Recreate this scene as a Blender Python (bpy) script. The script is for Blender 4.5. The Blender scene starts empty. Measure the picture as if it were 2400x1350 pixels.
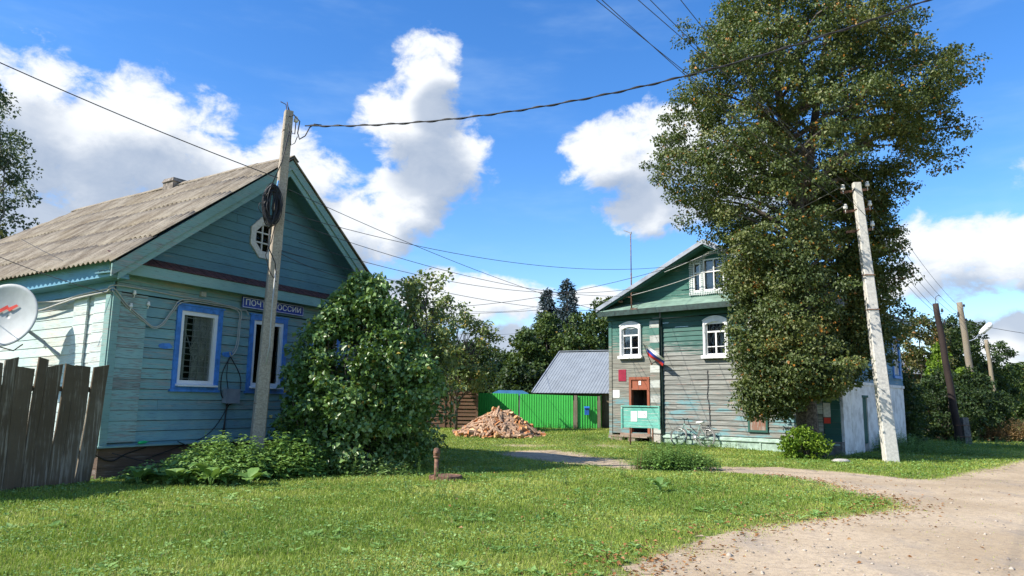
import bpy, bmesh, math, random
import numpy as np
from math import sin, cos, pi, radians, sqrt, atan2
from mathutils import Vector, Matrix

random.seed(7); RS = np.random.RandomState(11)
SC = bpy.context.scene
COL = SC.collection

# ------------------------------------------------------------------ camera
PITCH, ROLL, CAMH, FPX = radians(8.96), radians(0.8), 1.5, 1700.0
Fv = Vector((0, cos(PITCH), sin(PITCH)))
R0 = Vector((1, 0, 0)); U0 = Vector((0, -sin(PITCH), cos(PITCH)))
Rv = R0 * cos(ROLL) + U0 * sin(ROLL); Uv = U0 * cos(ROLL) - R0 * sin(ROLL)
cd = bpy.data.cameras.new("camera"); cam = bpy.data.objects.new("camera", cd); COL.objects.link(cam)
m = Matrix.Identity(4)
for i in range(3):
    m[i][0] = Rv[i]; m[i][1] = Uv[i]; m[i][2] = -Fv[i]
m[2][3] = CAMH
cam.matrix_world = m
cd.sensor_width = 36.0; cd.lens = 36.0 * FPX / 2400.0
cd.clip_start = 0.05; cd.clip_end = 6000
SC.camera = cam

# ------------------------------------------------------------------ sun, sky, exposure
SUN_EL = radians(40.5); sh = Vector((-0.93, -0.368, 0)).normalized()
SUNV = Vector((sh.x * cos(SUN_EL), sh.y * cos(SUN_EL), sin(SUN_EL)))
sl = bpy.data.lights.new("sun", 'SUN'); sl.energy = 4.1; sl.angle = radians(0.55); sl.color = (1.0, 0.93, 0.82)
so = bpy.data.objects.new("sun", sl); COL.objects.link(so)
so.rotation_euler = (-SUNV).to_track_quat('-Z', 'Y').to_euler()
SC.view_settings.view_transform = 'Standard'; SC.view_settings.look = 'None'
SC.view_settings.exposure = 0.95; SC.view_settings.gamma = 1.0
SC.view_settings.use_curve_mapping = False
SC.cycles.max_bounces = 8; SC.cycles.diffuse_bounces = 3; SC.cycles.transparent_max_bounces = 12
SC.cycles.glossy_bounces = 3; SC.cycles.transmission_bounces = 4
SC.cycles.use_denoising = True
SC.cycles.caustics_reflective = False; SC.cycles.caustics_refractive = False


class NT:
    """short-hand for building shader node trees"""
    def __init__(s, nt): s.t = nt
    def n(s, typ, **kw):
        x = s.t.nodes.new(typ)
        for k, v in kw.items(): setattr(x, k, v)
        return x
    def l(s, a, b): s.t.links.new(a, b)
    def setin(s, sock, v):
        if isinstance(v, bpy.types.NodeSocket): s.l(v, sock)
        elif v is not None: sock.default_value = v
    def m(s, op, a, b=None, c=None, clamp=False):
        x = s.n('ShaderNodeMath', operation=op, use_clamp=clamp)
        s.setin(x.inputs[0], a); s.setin(x.inputs[1], b)
        if c is not None: s.setin(x.inputs[2], c)
        return x.outputs[0]
    def vm(s, op, a, b=None, scale=None):
        x = s.n('ShaderNodeVectorMath', operation=op)
        s.setin(x.inputs[0], a)
        if b is not None: s.setin(x.inputs[1], b)
        if scale is not None: s.setin(x.inputs['Scale'], scale)
        return x.outputs['Value'] if op in ('LENGTH', 'DOT_PRODUCT') else x.outputs[0]
    def noise(s, vec, scale, detail=4, rough=0.55, dist=0.0):
        x = s.n('ShaderNodeTexNoise'); s.setin(x.inputs['Vector'], vec)
        x.inputs['Scale'].default_value = scale; x.inputs['Detail'].default_value = detail
        x.inputs['Roughness'].default_value = rough; x.inputs['Distortion'].default_value = dist
        return x.outputs[0]
    def ramp(s, fac, lo, hi, smooth=True):
        x = s.n('ShaderNodeMapRange'); x.interpolation_type = 'SMOOTHSTEP' if smooth else 'LINEAR'
        s.setin(x.inputs['Value'], fac)
        s.setin(x.inputs['From Min'], lo); s.setin(x.inputs['From Max'], hi)
        return x.outputs[0]
    def mix(s, fac, a, b):
        x = s.n('ShaderNodeMix', data_type='RGBA')
        s.setin(x.inputs['Factor'], fac)
        for k, v in (('A', a), ('B', b)):
            if isinstance(v, (tuple, list)): v = (*v[:3], 1)
            sock = [q for q in x.inputs if q.name == k and q.type == 'RGBA'][0]
            s.setin(sock, v)
        return [o for o in x.outputs if o.type == 'RGBA'][0]
    def comb(s, x, y, z):
        c = s.n('ShaderNodeCombineXYZ')
        for i, v in enumerate((x, y, z)): s.setin(c.inputs[i], v)
        return c.outputs[0]
    def sep(s, v):
        c = s.n('ShaderNodeSeparateXYZ'); s.setin(c.inputs[0], v); return c.outputs


world = bpy.data.worlds.new("World"); SC.world = world; world.use_nodes = True
wt = NT(world.node_tree); world.node_tree.nodes.clear()
sky = wt.n('ShaderNodeTexSky', sky_type='NISHITA'); sky.sun_disc = False
sky.sun_elevation = SUN_EL; sky.sun_rotation = atan2(SUNV.x, SUNV.y)
sky.air_density = 1.0; sky.dust_density = 0.3; sky.ozone_density = 3.5; sky.altitude = 150
hs = wt.n('ShaderNodeHueSaturation'); hs.inputs['Saturation'].default_value = 1.28
hs.inputs['Value'].default_value = 0.86; hs.inputs['Hue'].default_value = 0.507
wt.l(sky.outputs[0], hs.inputs['Color'])
tc = wt.n('ShaderNodeTexCoord')
dirv = wt.vm('NORMALIZE', tc.outputs['Generated'])
DEG = 180 / pi
# cumulus heaps: compass bearing, elevation, half-width, half-height (degrees)
CLOUDS = [(-37, 16.5, 8, 6.0), (-29, 16.5, 7.5, 5.2), (-24, 13.5, 6.5, 5.0), (-30, 9.5, 12, 2.6), (-33, 11, 9, 3.2), (-18.0, 15, 4.2, 4.2),
          (-14.5, 12.5, 4.6, 3.6), (-20, 10, 6, 3), (-7.3, 25.4, 2.6, 2.7), (-7.9, 21.6, 4.1, 3.0), (-5.4, 18.6, 3.6, 2.9), (-8.2, 15.4, 3.1, 2.4),
          (-10.5, 12.8, 3.0, 1.7), (8.0, 19.2, 3.8, 2.4), (12.5, 20.0, 4, 2.8), (11.5, 15.0, 3.8, 2.1), (17, 17, 5, 3.4),
          (31.2, 10.4, 4.2, 2.5), (36, 10.0, 4.2, 2.4), (27, 8.8, 2.6, 1.2), (-1.5, 8.0, 4.6, 1.9), (-7, 7.6, 3.4, 2.6), (6.8, 8.2, 2.0, 0.9),
          (-1, 4.6, 3.8, 1.7), (3, 3.0, 7, 1.2), (36, 4.6, 6, 1.6), (30, 2.5, 9, 1.2), (17, 3.5, 9, 2), (44, 14, 6, 4), (-46, 14, 8, 6),
          (-62, 12, 9, 5), (66, 16, 11, 7), (95, 12, 10, 5), (130, 24, 14, 8), (175, 14, 16, 6), (-110, 18, 12, 6), (-150, 10, 14, 5), (120, 6, 12, 3),
          (25, 62, 12, 9), (-30, 48, 10, 6)]


def cloud_density(vec):
    x, y, z = wt.sep(vec)[:3]
    az = wt.m('MULTIPLY', wt.m('ARCTAN2', x, y), DEG)
    el = wt.m('MULTIPLY', wt.m('ARCSINE', z), DEG)
    ae = wt.comb(az, el, 0)
    cur = None
    for (a, e, rx, ry) in CLOUDS:
        q = wt.vm('MULTIPLY', wt.vm('SUBTRACT', ae, (a, e, 0)), (1 / rx, 1 / ry, 0))
        d = wt.m('SUBTRACT', 1.0, wt.vm('DOT_PRODUCT', q, q))
        cur = d if cur is None else wt.m('SMOOTH_MAX', cur, d, 0.35)
    cur = wt.m('ADD', wt.m('MAXIMUM', cur, -1.6), 0.30)
    sv = wt.vm('MULTIPLY', vec, (1, 1, 1.5))
    n1 = wt.noise(sv, 6.0, 2, 0.5)
    n2 = wt.noise(sv, 19.0, 9, 0.62, 0.25)
    s = wt.m('ADD', wt.m('MULTIPLY', wt.m('SUBTRACT', n1, 0.5), 1.9), wt.m('MULTIPLY', wt.m('SUBTRACT', n2, 0.5), 3.5))
    return wt.m('ADD', cur, s), cur


dn, _ = cloud_density(dirv)
off = Vector((-0.022, -0.004, 0.030))
dn2, _ = cloud_density(wt.vm('NORMALIZE', wt.vm('ADD', dirv, tuple(off))))
alpha = wt.ramp(dn, -0.25, 0.70)
shade = wt.m('ADD', 0.80, wt.m('MULTIPLY', wt.m('SUBTRACT', dn, dn2), 0.34), clamp=True)
def blob_only(vec):
    x, y, z = wt.sep(vec)[:3]
    ae = wt.comb(wt.m('MULTIPLY', wt.m('ARCTAN2', x, y), DEG), wt.m('MULTIPLY', wt.m('ARCSINE', z), DEG), 0); cur = None
    for (a, e, rx, ry) in CLOUDS[:24]:
        q = wt.vm('MULTIPLY', wt.vm('SUBTRACT', ae, (a, e, 0)), (1 / rx, 1 / ry, 0)); d = wt.m('SUBTRACT', 1.0, wt.vm('DOT_PRODUCT', q, q))
        cur = d if cur is None else wt.m('SMOOTH_MAX', cur, d, 0.35)
    return cur
n5 = wt.noise(wt.vm('MULTIPLY', dirv, (1, 1, 1.6)), 9.0, 4, 0.55)
above = wt.m('ADD', blob_only(wt.vm('NORMALIZE', wt.vm('ADD', dirv, (-0.02, 0.0, 0.062)))), wt.m('MULTIPLY', wt.m('SUBTRACT', n5, 0.5), 1.6))
thick = wt.ramp(above, -0.15, 0.75)
shade = wt.m('MULTIPLY', shade, wt.m('SUBTRACT', 1.12, wt.m('MULTIPLY', thick, 0.80)), clamp=True)
ccol = wt.mix(shade, (1.15, 1.5, 2.1), (3.55, 3.65, 3.75))
# thin high veil and faint streaks
vz = wt.sep(dirv)[2]
veil = wt.noise(wt.vm('MULTIPLY', dirv, (2.2, 2.2, 9)), 1.6, 5, 0.6)
vf = wt.m('MULTIPLY', wt.ramp(veil, 0.48, 0.85), 0.22)
skyc = wt.mix(vf, hs.outputs[0], (2.4, 3.2, 4.0))
low = wt.m('MULTIPLY', wt.ramp(vz, 0.20, 0.0), 0.30)
skyc = wt.mix(low, skyc, (2.1, 3.0, 4.1))
allc = wt.mix(wt.m('MULTIPLY', alpha, 0.97), skyc, ccol)
bg = wt.n('ShaderNodeBackground'); bg.inputs['Strength'].default_value = 0.15
wt.l(allc, bg.inputs['Color'])
wo = wt.n('ShaderNodeOutputWorld'); wt.l(bg.outputs[0], wo.inputs['Surface'])
try:
    world.cycles.sampling_method = 'MANUAL'; world.cycles.sample_map_resolution = 512
except Exception: pass

# ------------------------------------------------------------------ materials
MATS = {}
def new_mat(name):
    mt = bpy.data.materials.new(name); mt.use_nodes = True; mt.node_tree.nodes.clear()
    t = NT(mt.node_tree)
    out = t.n('ShaderNodeOutputMaterial'); p = t.n('ShaderNodeBsdfPrincipled')
    t.l(p.outputs[0], out.inputs['Surface'])
    MATS[name] = mt
    return mt, t, p, out
def objco(t): return t.n('ShaderNodeTexCoord').outputs['Object']
def rnd(t):
    a = t.n('ShaderNodeAttribute'); a.attribute_name = 'rnd'; return a.outputs['Fac']
def bump(t, p, h, strength=0.4, dist=0.01):
    b = t.n('ShaderNodeBump'); b.inputs['Strength'].default_value = strength; b.inputs['Distance'].default_value = dist
    t.l(h, b.inputs['Height']); t.l(b.outputs[0], p.inputs['Normal'])

def simple(name, col, rough=0.6, metal=0.0, var=0.15, scale=6, spec=0.4):
    mt, t, p, o = new_mat(name)
    n = t.noise(objco(t), scale, 5, 0.6)
    dark = tuple(c * (1 - var * 1.6) for c in col); lite = tuple(min(1, c * (1 + var)) for c in col)
    t.l(t.mix(t.ramp(n, 0.3, 0.7), dark, lite), p.inputs['Base Color'])
    p.inputs['Roughness'].default_value = rough; p.inputs['Metallic'].default_value = metal
    p.inputs['Specular IOR Level'].default_value = spec
    bump(t, p, n, 0.15, 0.004)
    return mt

def painted_boards(name, paintA, paintB, wood=(0.22, 0.21, 0.19), wear=0.5, grain=(0.9, 0.9, 42), zfade=None, extra=None, knots=True):
    """old oil paint on rough boards: worn along the grain to grey wood; boards differ a little"""
    mt, t, p, o = new_mat(name)
    co = objco(t); r = rnd(t)
    sh_ = t.vm('ADD', co, t.comb(t.m('MULTIPLY', r, 17.0), t.m('MULTIPLY', r, 9.0), 0))
    g = t.noise(t.vm('MULTIPLY', sh_, grain), 1.0, 6, 0.62, 0.15)
    fine = t.noise(t.vm('MULTIPLY', sh_, tuple(q * 3.1 for q in grain)), 1.0, 4, 0.6)
    big = t.noise(t.vm('MULTIPLY', co, (0.9, 0.9, 1.3)), 1.0, 4, 0.6)
    pc = t.mix(t.ramp(big, 0.32, 0.68), paintA, paintB)
    pc = t.mix(t.m('MULTIPLY', t.ramp(r, 0.0, 1.0, False), 0.30), pc, tuple(c * 0.62 for c in paintA))
    wc = t.mix(t.ramp(g, 0.35, 0.65), tuple(c * 0.55 for c in wood), tuple(c * 1.25 for c in wood))
    w = t.m('ADD', t.m('MULTIPLY', g, 0.6), t.m('MULTIPLY', fine, 0.4))
    w = t.m('ADD', w, t.m('MULTIPLY', t.m('SUBTRACT', big, 0.5), 0.45))
    w = t.m('ADD', w, t.m('MULTIPLY', t.m('SUBTRACT', r, 0.5), 0.10))
    thr = 0.72 - 0.34 * wear
    if zfade:   # wear grows below a height: (z0, z1, amount)
        z = t.sep(co)[2]
        w = t.m('ADD', w, t.m('MULTIPLY', t.ramp(z, zfade[1], zfade[0]), zfade[2]))
    k = t.ramp(w, thr - 0.05, thr + 0.07)
    col = t.mix(k, pc, wc)
    if extra: col = extra(t, co, col, g, big)
    col = t.mix(t.m('MULTIPLY', t.ramp(fine, 0.57, 0.68), 0.68), col, tuple(c * 0.28 for c in wood))
    t.l(col, p.inputs['Base Color'])
    p.inputs['Roughness'].default_value = 0.72; p.inputs['Specular IOR Level'].default_value = 0.25
    bump(t, p, t.m('ADD', g, fine), 0.55, 0.006)
    return mt

painted_boards('h1_front', (0.17, 0.32, 0.36), (0.23, 0.42, 0.40), (0.25, 0.27, 0.25), 0.52, (1.3, 1.3, 38))
painted_boards('h1_gable', (0.088, 0.20, 0.255), (0.10, 0.23, 0.265), (0.15, 0.20, 0.20), 0.16, (1.0, 1.0, 30))
painted_boards('h1_side', (0.46, 0.58, 0.57), (0.60, 0.66, 0.62), (0.46, 0.45, 0.41), 0.50, (1.4, 1.4, 34))
painted_boards('h1_pil', (0.23, 0.40, 0.39), (0.30, 0.46, 0.43), (0.22, 0.23, 0.21), 0.62, (1.6, 1.6, 34))
painted_boards('h1_trim', (0.19, 0.34, 0.32), (0.24, 0.39, 0.36), (0.24, 0.26, 0.24), 0.46, (1.2, 1.2, 36))
painted_boards('h1_blue', (0.12, 0.29, 0.42), (0.16, 0.36, 0.47), (0.30, 0.37, 0.38), 0.28, (1.2, 1.2, 30))
painted_boards('plinth_wood', (0.11, 0.075, 0.055), (0.15, 0.10, 0.075), (0.17, 0.14, 0.12), 0.5, (1.5, 1.5, 30))
painted_boards('old_wood', (0.105, 0.075, 0.045), (0.145, 0.11, 0.07), (0.24, 0.205, 0.155), 0.52, (26, 26, 1.1))
painted_boards('slat_wood', (0.20, 0.115, 0.07), (0.27, 0.165, 0.11), (0.20, 0.16, 0.13), 0.3, (1.5, 1.5, 24))
painted_boards('pole_wood', (0.24, 0.20, 0.14), (0.30, 0.25, 0.18), (0.20, 0.18, 0.15), 0.4, (26, 26, 1.0))
painted_boards('tarred_wood', (0.030, 0.022, 0.020), (0.045, 0.032, 0.028), (0.08, 0.065, 0.055), 0.25, (26, 26, 1.0))
painted_boards('door_red', (0.28, 0.085, 0.045), (0.34, 0.11, 0.06), (0.22, 0.13, 0.09), 0.35, (20, 20, 1.5))
painted_boards('shutter_rust', (0.25, 0.12, 0.08), (0.30, 0.20, 0.15), (0.27, 0.25, 0.22), 0.6, (22, 22, 2.0))
painted_boards('board_teal', (0.12, 0.42, 0.34), (0.19, 0.52, 0.43), (0.42, 0.46, 0.41), 0.38, (1.6, 1.6, 30))
painted_boards('step_wood', (0.24, 0.16, 0.11), (0.30, 0.21, 0.16), (0.28, 0.24, 0.20), 0.5, (2, 2, 30))

def h2extra(t, co, col, g, big):
    x, y, z = t.sep(co)[:3]
    # remnants of an old blue coat low on the wall, dull pink where the undercoat shows
    pn = t.noise(t.vm('MULTIPLY', co, (0.8, 0.8, 5.5)), 1.0, 4, 0.65)
    blue = t.m('MULTIPLY', t.ramp(pn, 0.50, 0.62), t.ramp(z, 2.15, 1.5))
    col = t.mix(t.m('MULTIPLY', blue, 0.75), col, (0.12, 0.30, 0.33))
    pn2 = t.noise(t.vm('MULTIPLY', co, (1.3, 1.3, 6)), 1.3, 4, 0.6)
    pink = t.m('MULTIPLY', t.ramp(pn2, 0.58, 0.68), t.ramp(z, 3.4, 2.6))
    return t.mix(t.m('MULTIPLY', pink, 0.4), col, (0.34, 0.22, 0.18))
painted_boards('h2_front', (0.045, 0.118, 0.10), (0.066, 0.155, 0.13), (0.225, 0.232, 0.21), 0.28, (1.1, 1.1, 36), (3.0, 4.0, 0.34), h2extra)
painted_boards('h2_bay', (0.055, 0.16, 0.13), (0.08, 0.19, 0.155), (0.22, 0.22, 0.185), 0.32, (1.1, 1.1, 36), (2.9, 4.2, 0.30), h2extra)
painted_boards('h2_green', (0.028, 0.095, 0.078), (0.042, 0.125, 0.10), (0.14, 0.18, 0.15), 0.22, (1.0, 1.0, 30))
painted_boards('h2_gable', (0.040, 0.130, 0.105), (0.052, 0.155, 0.122), (0.22, 0.28, 0.23), 0.22, (1.0, 1.0, 30))
painted_boards('h2_pilw', (0.46, 0.49, 0.45), (0.56, 0.58, 0.53), (0.26, 0.26, 0.23), 0.62, (1.6, 1.6, 34))
painted_boards('h2_sideblue', (0.09, 0.21, 0.31), (0.13, 0.28, 0.38), (0.25, 0.28, 0.29), 0.30, (1.0, 1.0, 30))
simple('concrete', (0.37, 0.315, 0.245), 0.9, var=0.18, scale=30)
simple('concrete_white', (0.56, 0.545, 0.50), 0.9, var=0.12, scale=14)
simple('dark_concrete', (0.16, 0.155, 0.14), 0.9, var=0.3, scale=8)
simple('white_paint', (0.74, 0.75, 0.74), 0.45, var=0.06, scale=9)
simple('blue_paint', (0.06, 0.22, 0.60), 0.5, var=0.18, scale=7)
simple('sign_blue', (0.02, 0.045, 0.30), 0.3, var=0.1)
simple('white_enamel', (0.80, 0.80, 0.80), 0.35, var=0.03)
simple('steel_grey', (0.30, 0.33, 0.36), 0.42, 0.35, var=0.08, scale=2)
simple('shed_roof_metal', (0.225, 0.255, 0.28), 0.6, 0.0, var=0.08, scale=1.5)
simple('eave_metal', (0.27, 0.30, 0.34), 0.5, 0.2, var=0.15, scale=3)
simple('black_cable', (0.018, 0.018, 0.02), 0.5, var=0.2)
simple('wire_grey', (0.045, 0.045, 0.05), 0.6, var=0.2)
simple('beige_conduit', (0.40, 0.40, 0.37), 0.6, var=0.1)
simple('rust', (0.185, 0.10, 0.065), 0.85, var=0.4, scale=12)
simple('flash_red', (0.115, 0.045, 0.038), 0.6, var=0.45, scale=14)
simple('plaque_red', (0.30, 0.018, 0.045), 0.45, var=0.1)
simple('paper', (0.78, 0.78, 0.76), 0.7, var=0.04, scale=3)
simple('ink_grey', (0.35, 0.35, 0.36), 0.7, var=0.1)
simple('ink_black', (0.03, 0.03, 0.03), 0.7, var=0.1)
simple('curtain', (0.66, 0.67, 0.63), 0.9, var=0.18, scale=5)
simple('curtain_sand', (0.62, 0.52, 0.33), 0.9, var=0.1, scale=3)
simple('room_dark', (0.07, 0.065, 0.06), 0.9, var=0.2)
simple('fence_green', (0.06, 0.44, 0.075), 0.42, var=0.06, scale=1.2)
simple('mail_blue', (0.03, 0.14, 0.50), 0.4, var=0.05)
simple('pale_mint', (0.34, 0.46, 0.38), 0.9, var=0.22, scale=4)
simple('fascia_dark', (0.018, 0.045, 0.038), 0.6, var=0.3)
simple('mint_metal', (0.20, 0.31, 0.25), 0.5, var=0.15, scale=3)
simple('bike_frame', (0.20, 0.34, 0.30), 0.4, 0.2, var=0.2, scale=20)
simple('bike_chrome', (0.45, 0.46, 0.45), 0.35, 0.6, var=0.15, scale=20)
simple('tyre', (0.20, 0.195, 0.18), 0.8, var=0.1)
simple('flag_white', (0.80, 0.80, 0.80), 0.7, var=0.04)
simple('flag_blue', (0.02, 0.05, 0.30), 0.7, var=0.05)
simple('flag_red', (0.55, 0.03, 0.025), 0.7, var=0.05)
simple('dish_white', (0.37, 0.40, 0.40), 0.55, var=0.06, scale=5)
simple('red_mark', (0.62, 0.05, 0.03), 0.5, var=0.05)
simple('porcelain', (0.75, 0.74, 0.70), 0.25, var=0.04)
simple('bark', (0.10, 0.085, 0.068), 0.95, var=0.45, scale=14)
simple('bark_pale', (0.19, 0.17, 0.14), 0.95, var=0.4, scale=14)
simple('brick_chim', (0.22, 0.19, 0.16), 0.9, var=0.4, scale=8)
simple('rail_blue', (0.09, 0.30, 0.55), 0.5, var=0.1)
simple('stone_grey', (0.42, 0.40, 0.36), 0.9, var=0.2, scale=20)
simple('grille', (0.80, 0.80, 0.78), 0.5, var=0.06)
simple('grille_rusty', (0.30, 0.27, 0.22), 0.6, var=0.2)
simple('green_bottle', (0.02, 0.50, 0.16), 0.3, var=0.05)
simple('birch_bark', (0.40, 0.26, 0.165), 0.8, var=0.4, scale=20)

# split firewood
mt, t, p, o = new_mat('split_wood')
co = objco(t); oi = t.n('ShaderNodeObjectInfo').outputs['Random']
r_ = t.m('FRACT', t.m('ADD', oi, rnd(t)))
g = t.noise(t.vm('ADD', t.vm('MULTIPLY', co, (3, 40, 40)), t.comb(t.m('MULTIPLY', r_, 30), 0, 0)), 1.0, 4, 0.6)
c1 = t.mix(t.ramp(r_, 0.15, 0.85), (0.64, 0.34, 0.14), (0.50, 0.18, 0.06))
c1 = t.mix(t.ramp(r_, 0.75, 1.0), c1, (0.74, 0.52, 0.30))
t.l(t.mix(t.m('MULTIPLY', t.ramp(g, 0.4, 0.7), 0.28), c1, (0.36, 0.18, 0.09)), p.inputs['Base Color']); p.inputs['Roughness'].default_value = 0.8

# whitewashed lower storey: thin wash over brick, stained towards its own foot
mt, t, p, o = new_mat('whitewash')
co = objco(t)
n1 = t.noise(t.vm('MULTIPLY', co, (1, 1, 1)), 2.2, 7, 0.65); n2 = t.noise(t.vm('MULTIPLY', co, (6, 6, 1.2)), 1.0, 5, 0.6)
c = t.mix(t.ramp(n1, 0.30, 0.62), (0.50, 0.50, 0.48), (0.76, 0.77, 0.76))
c = t.mix(t.m('MULTIPLY', t.ramp(n2, 0.56, 0.74), 0.5), c, (0.34, 0.33, 0.30))
t.l(c, p.inputs['Base Color']); p.inputs['Roughness'].default_value = 0.9
bump(t, p, t.m('ADD', n1, n2), 0.6, 0.02)

# asbestos cement roof with lichen
mt, t, p, o = new_mat('slate_roof')
co = objco(t)
n1 = t.noise(t.vm('MULTIPLY', co, (0.7, 2.2, 0.7)), 1.6, 6, 0.65); n2 = t.noise(co, 26, 4, 0.6); n3 = t.noise(co, 0.6, 3, 0.5)
c = t.mix(t.ramp(n1, 0.33, 0.66), (0.185, 0.15, 0.11), (0.35, 0.305, 0.235))
n4 = t.noise(t.vm('MULTIPLY', co, (2.5, 14, 2.5)), 1.6, 5, 0.65)
c = t.mix(t.m('MULTIPLY', t.ramp(n4, 0.5, 0.68), 0.5), c, (0.12, 0.10, 0.07))
c = t.mix(t.m('MULTIPLY', t.ramp(n2, 0.57, 0.68), 0.55), c, (0.085, 0.075, 0.05))
c = t.mix(t.m('MULTIPLY', t.ramp(n3, 0.50, 0.7), 0.35), c, (0.20, 0.15, 0.085))
rr = t.ramp(t.noise(co, 60, 2, 0.5), 0.64, 0.70)
c = t.mix(t.m('MULTIPLY', rr, 0.5), c, (0.55, 0.54, 0.48))
t.l(c, p.inputs['Base Color']); p.inputs['Roughness'].default_value = 0.95; p.inputs['Specular IOR Level'].default_value = 0.15
bump(t, p, t.m('ADD', n1, n2), 0.5, 0.01)

# white sawn fretwork: rows of small cut-out dots
mt, t, p, o = new_mat('fretwork')
co = objco(t); v = t.n('ShaderNodeTexVoronoi'); v.inputs['Scale'].default_value = 15; v.inputs['Randomness'].default_value = 0.0
t.l(t.vm('MULTIPLY', co, (1, 0, 1)), v.inputs['Vector'])
t.l(t.mix(t.ramp(v.outputs['Distance'], 0.36, 0.42), (0.05, 0.12, 0.10), (0.62, 0.64, 0.62)), p.inputs['Base Color']); p.inputs['Roughness'].default_value = 0.6
# glass: clear pane with a Fresnel reflection
def glass(name, tint=(0.80, 0.84, 0.84), refl=1.0):
    mt, t, p, o = new_mat(name)
    tr = t.n('ShaderNodeBsdfTransparent'); tr.inputs['Color'].default_value = (*tint, 1)
    gl = t.n('ShaderNodeBsdfGlossy'); gl.inputs['Roughness'].default_value = 0.03
    lw = t.n('ShaderNodeFresnel'); lw.inputs['IOR'].default_value = 1.5
    mx = t.n('ShaderNodeMixShader'); t.l(t.m('MULTIPLY', lw.outputs[0], refl, clamp=True), mx.inputs[0])
    t.l(tr.outputs[0], mx.inputs[1]); t.l(gl.outputs[0], mx.inputs[2]); t.l(mx.outputs[0], o.inputs['Surface'])
glass('glass', refl=1.1)

# gravel / ground
def gravel_color(t, co):
    a = t.noise(co, 0.45, 5, 0.6); b = t.noise(co, 9, 6, 0.7); v = t.n('ShaderNodeTexVoronoi'); v.inputs['Scale'].default_value = 34
    t.l(co, v.inputs['Vector'])
    v2 = t.n('ShaderNodeTexVoronoi'); v2.inputs['Scale'].default_value = 75; t.l(co, v2.inputs['Vector'])
    c = t.mix(t.ramp(a, 0.35, 0.65), (0.42, 0.32, 0.20), (0.55, 0.435, 0.29))
    c = t.mix(t.m('MULTIPLY', t.ramp(b, 0.45, 0.68), 0.55), c, (0.27, 0.20, 0.14))
    ruts = t.noise(t.vm('MULTIPLY', co, (0.55, 0.16, 1)), 2.4, 5, 0.65)
    c = t.mix(t.m('MULTIPLY', t.ramp(ruts, 0.50, 0.66), 0.45), c, (0.25, 0.22, 0.19))
    hv = t.sep(v.outputs['Color'])[0]
    st = t.m('MULTIPLY', t.ramp(hv, 0.62, 0.80), t.ramp(v.outputs['Distance'], 0.42, 0.25))
    st = t.m('MULTIPLY', st, t.ramp(t.noise(co, 1.3, 3, 0.5), 0.42, 0.6))
    c = t.mix(t.m('MULTIPLY', st, 0.75), c, t.mix(t.sep(v.outputs['Color'])[1], (0.16, 0.15, 0.15), (0.52, 0.48, 0.44)))
    h2 = t.sep(v2.outputs['Color'])[0]
    c = t.mix(t.m('MULTIPLY', t.ramp(h2, 0.2, 0.9, False), 0.35), c, t.mix(h2, (0.62, 0.55, 0.47), (0.17, 0.14, 0.11)))
    hgt = t.m('ADD', t.m('MULTIPLY', st, 0.6), t.m('ADD', b, t.m('MULTIPLY', h2, 0.3)))
    return c, hgt
mt, t, p, o = new_mat('gravel'); co = objco(t); c, h = gravel_color(t, co)
t.l(c, p.inputs['Base Color']); p.inputs['Roughness'].default_value = 0.95; p.inputs['Specular IOR Level'].default_value = 0.1
bump(t, p, h, 0.5, 0.015)
mt, t, p, o = new_mat('soil_grass'); co = objco(t)
a = t.n('ShaderNodeAttribute'); a.attribute_name = 'bare'
gc, gh = gravel_color(t, co)
n1 = t.noise(co, 0.35, 5, 0.6); n2 = t.noise(co, 7, 6, 0.7)
c = t.mix(t.ramp(n1, 0.35, 0.65), (0.14, 0.19, 0.04), (0.23, 0.26, 0.07))
c = t.mix(t.m('MULTIPLY', t.ramp(n2, 0.42, 0.68), 0.6), c, (0.10, 0.085, 0.04))
k = t.ramp(t.m('ADD', a.outputs['Fac'], t.m('MULTIPLY', t.m('SUBTRACT', n2, 0.5), 0.9)), 0.35, 0.62)
t.l(t.mix(k, c, gc), p.inputs['Base Color']); p.inputs['Roughness'].default_value = 1.0; p.inputs['Specular IOR Level'].default_value = 0.05
bump(t, p, t.m('ADD', n2, gh), 0.5, 0.02)

def leafmat(name, cols, trans=0.35, rough=0.5, spec=0.35, odd=None):
    """cols: dark, mid, light; odd: (colour, share) for the odd yellow leaf"""
    mt, t, p, o = new_mat(name)
    r = rnd(t); big = t.noise(objco(t), 0.55, 3, 0.5)
    f = t.m('ADD', t.m('MULTIPLY', r, 0.7), t.m('MULTIPLY', t.m('SUBTRACT', big, 0.5), 1.3))
    c = t.mix(t.ramp(f, 0.0, 0.45, False), cols[0], cols[1]); c = t.mix(t.ramp(f, 0.40, 0.85, False), c, cols[2])
    if odd:
        fr = t.m('FRACT', t.m('MULTIPLY', r, 37.3)); loc = t.noise(objco(t), 1.1, 2, 0.5)
        k = t.m('ADD', t.ramp(fr, 1 - odd[1], 1 - odd[1] + 0.01), t.m('MULTIPLY', t.ramp(loc, odd[2], odd[2] + 0.015), t.ramp(fr, 0.35, 0.4)), clamp=True)
        c = t.mix(k, c, odd[0])
    t.l(c, p.inputs['Base Color']); p.inputs['Roughness'].default_value = rough; p.inputs['Specular IOR Level'].default_value = spec
    tr = t.n('ShaderNodeBsdfTranslucent'); t.l(t.mix(0.5, c, (0.20, 0.30, 0.02)), tr.inputs['Color'])
    mx = t.n('ShaderNodeMixShader'); mx.inputs[0].default_value = trans
    t.l(p.outputs[0], mx.inputs[1]); t.l(tr.outputs[0], mx.inputs[2]); t.l(mx.outputs[0], o.inputs['Surface'])
    return mt
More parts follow.
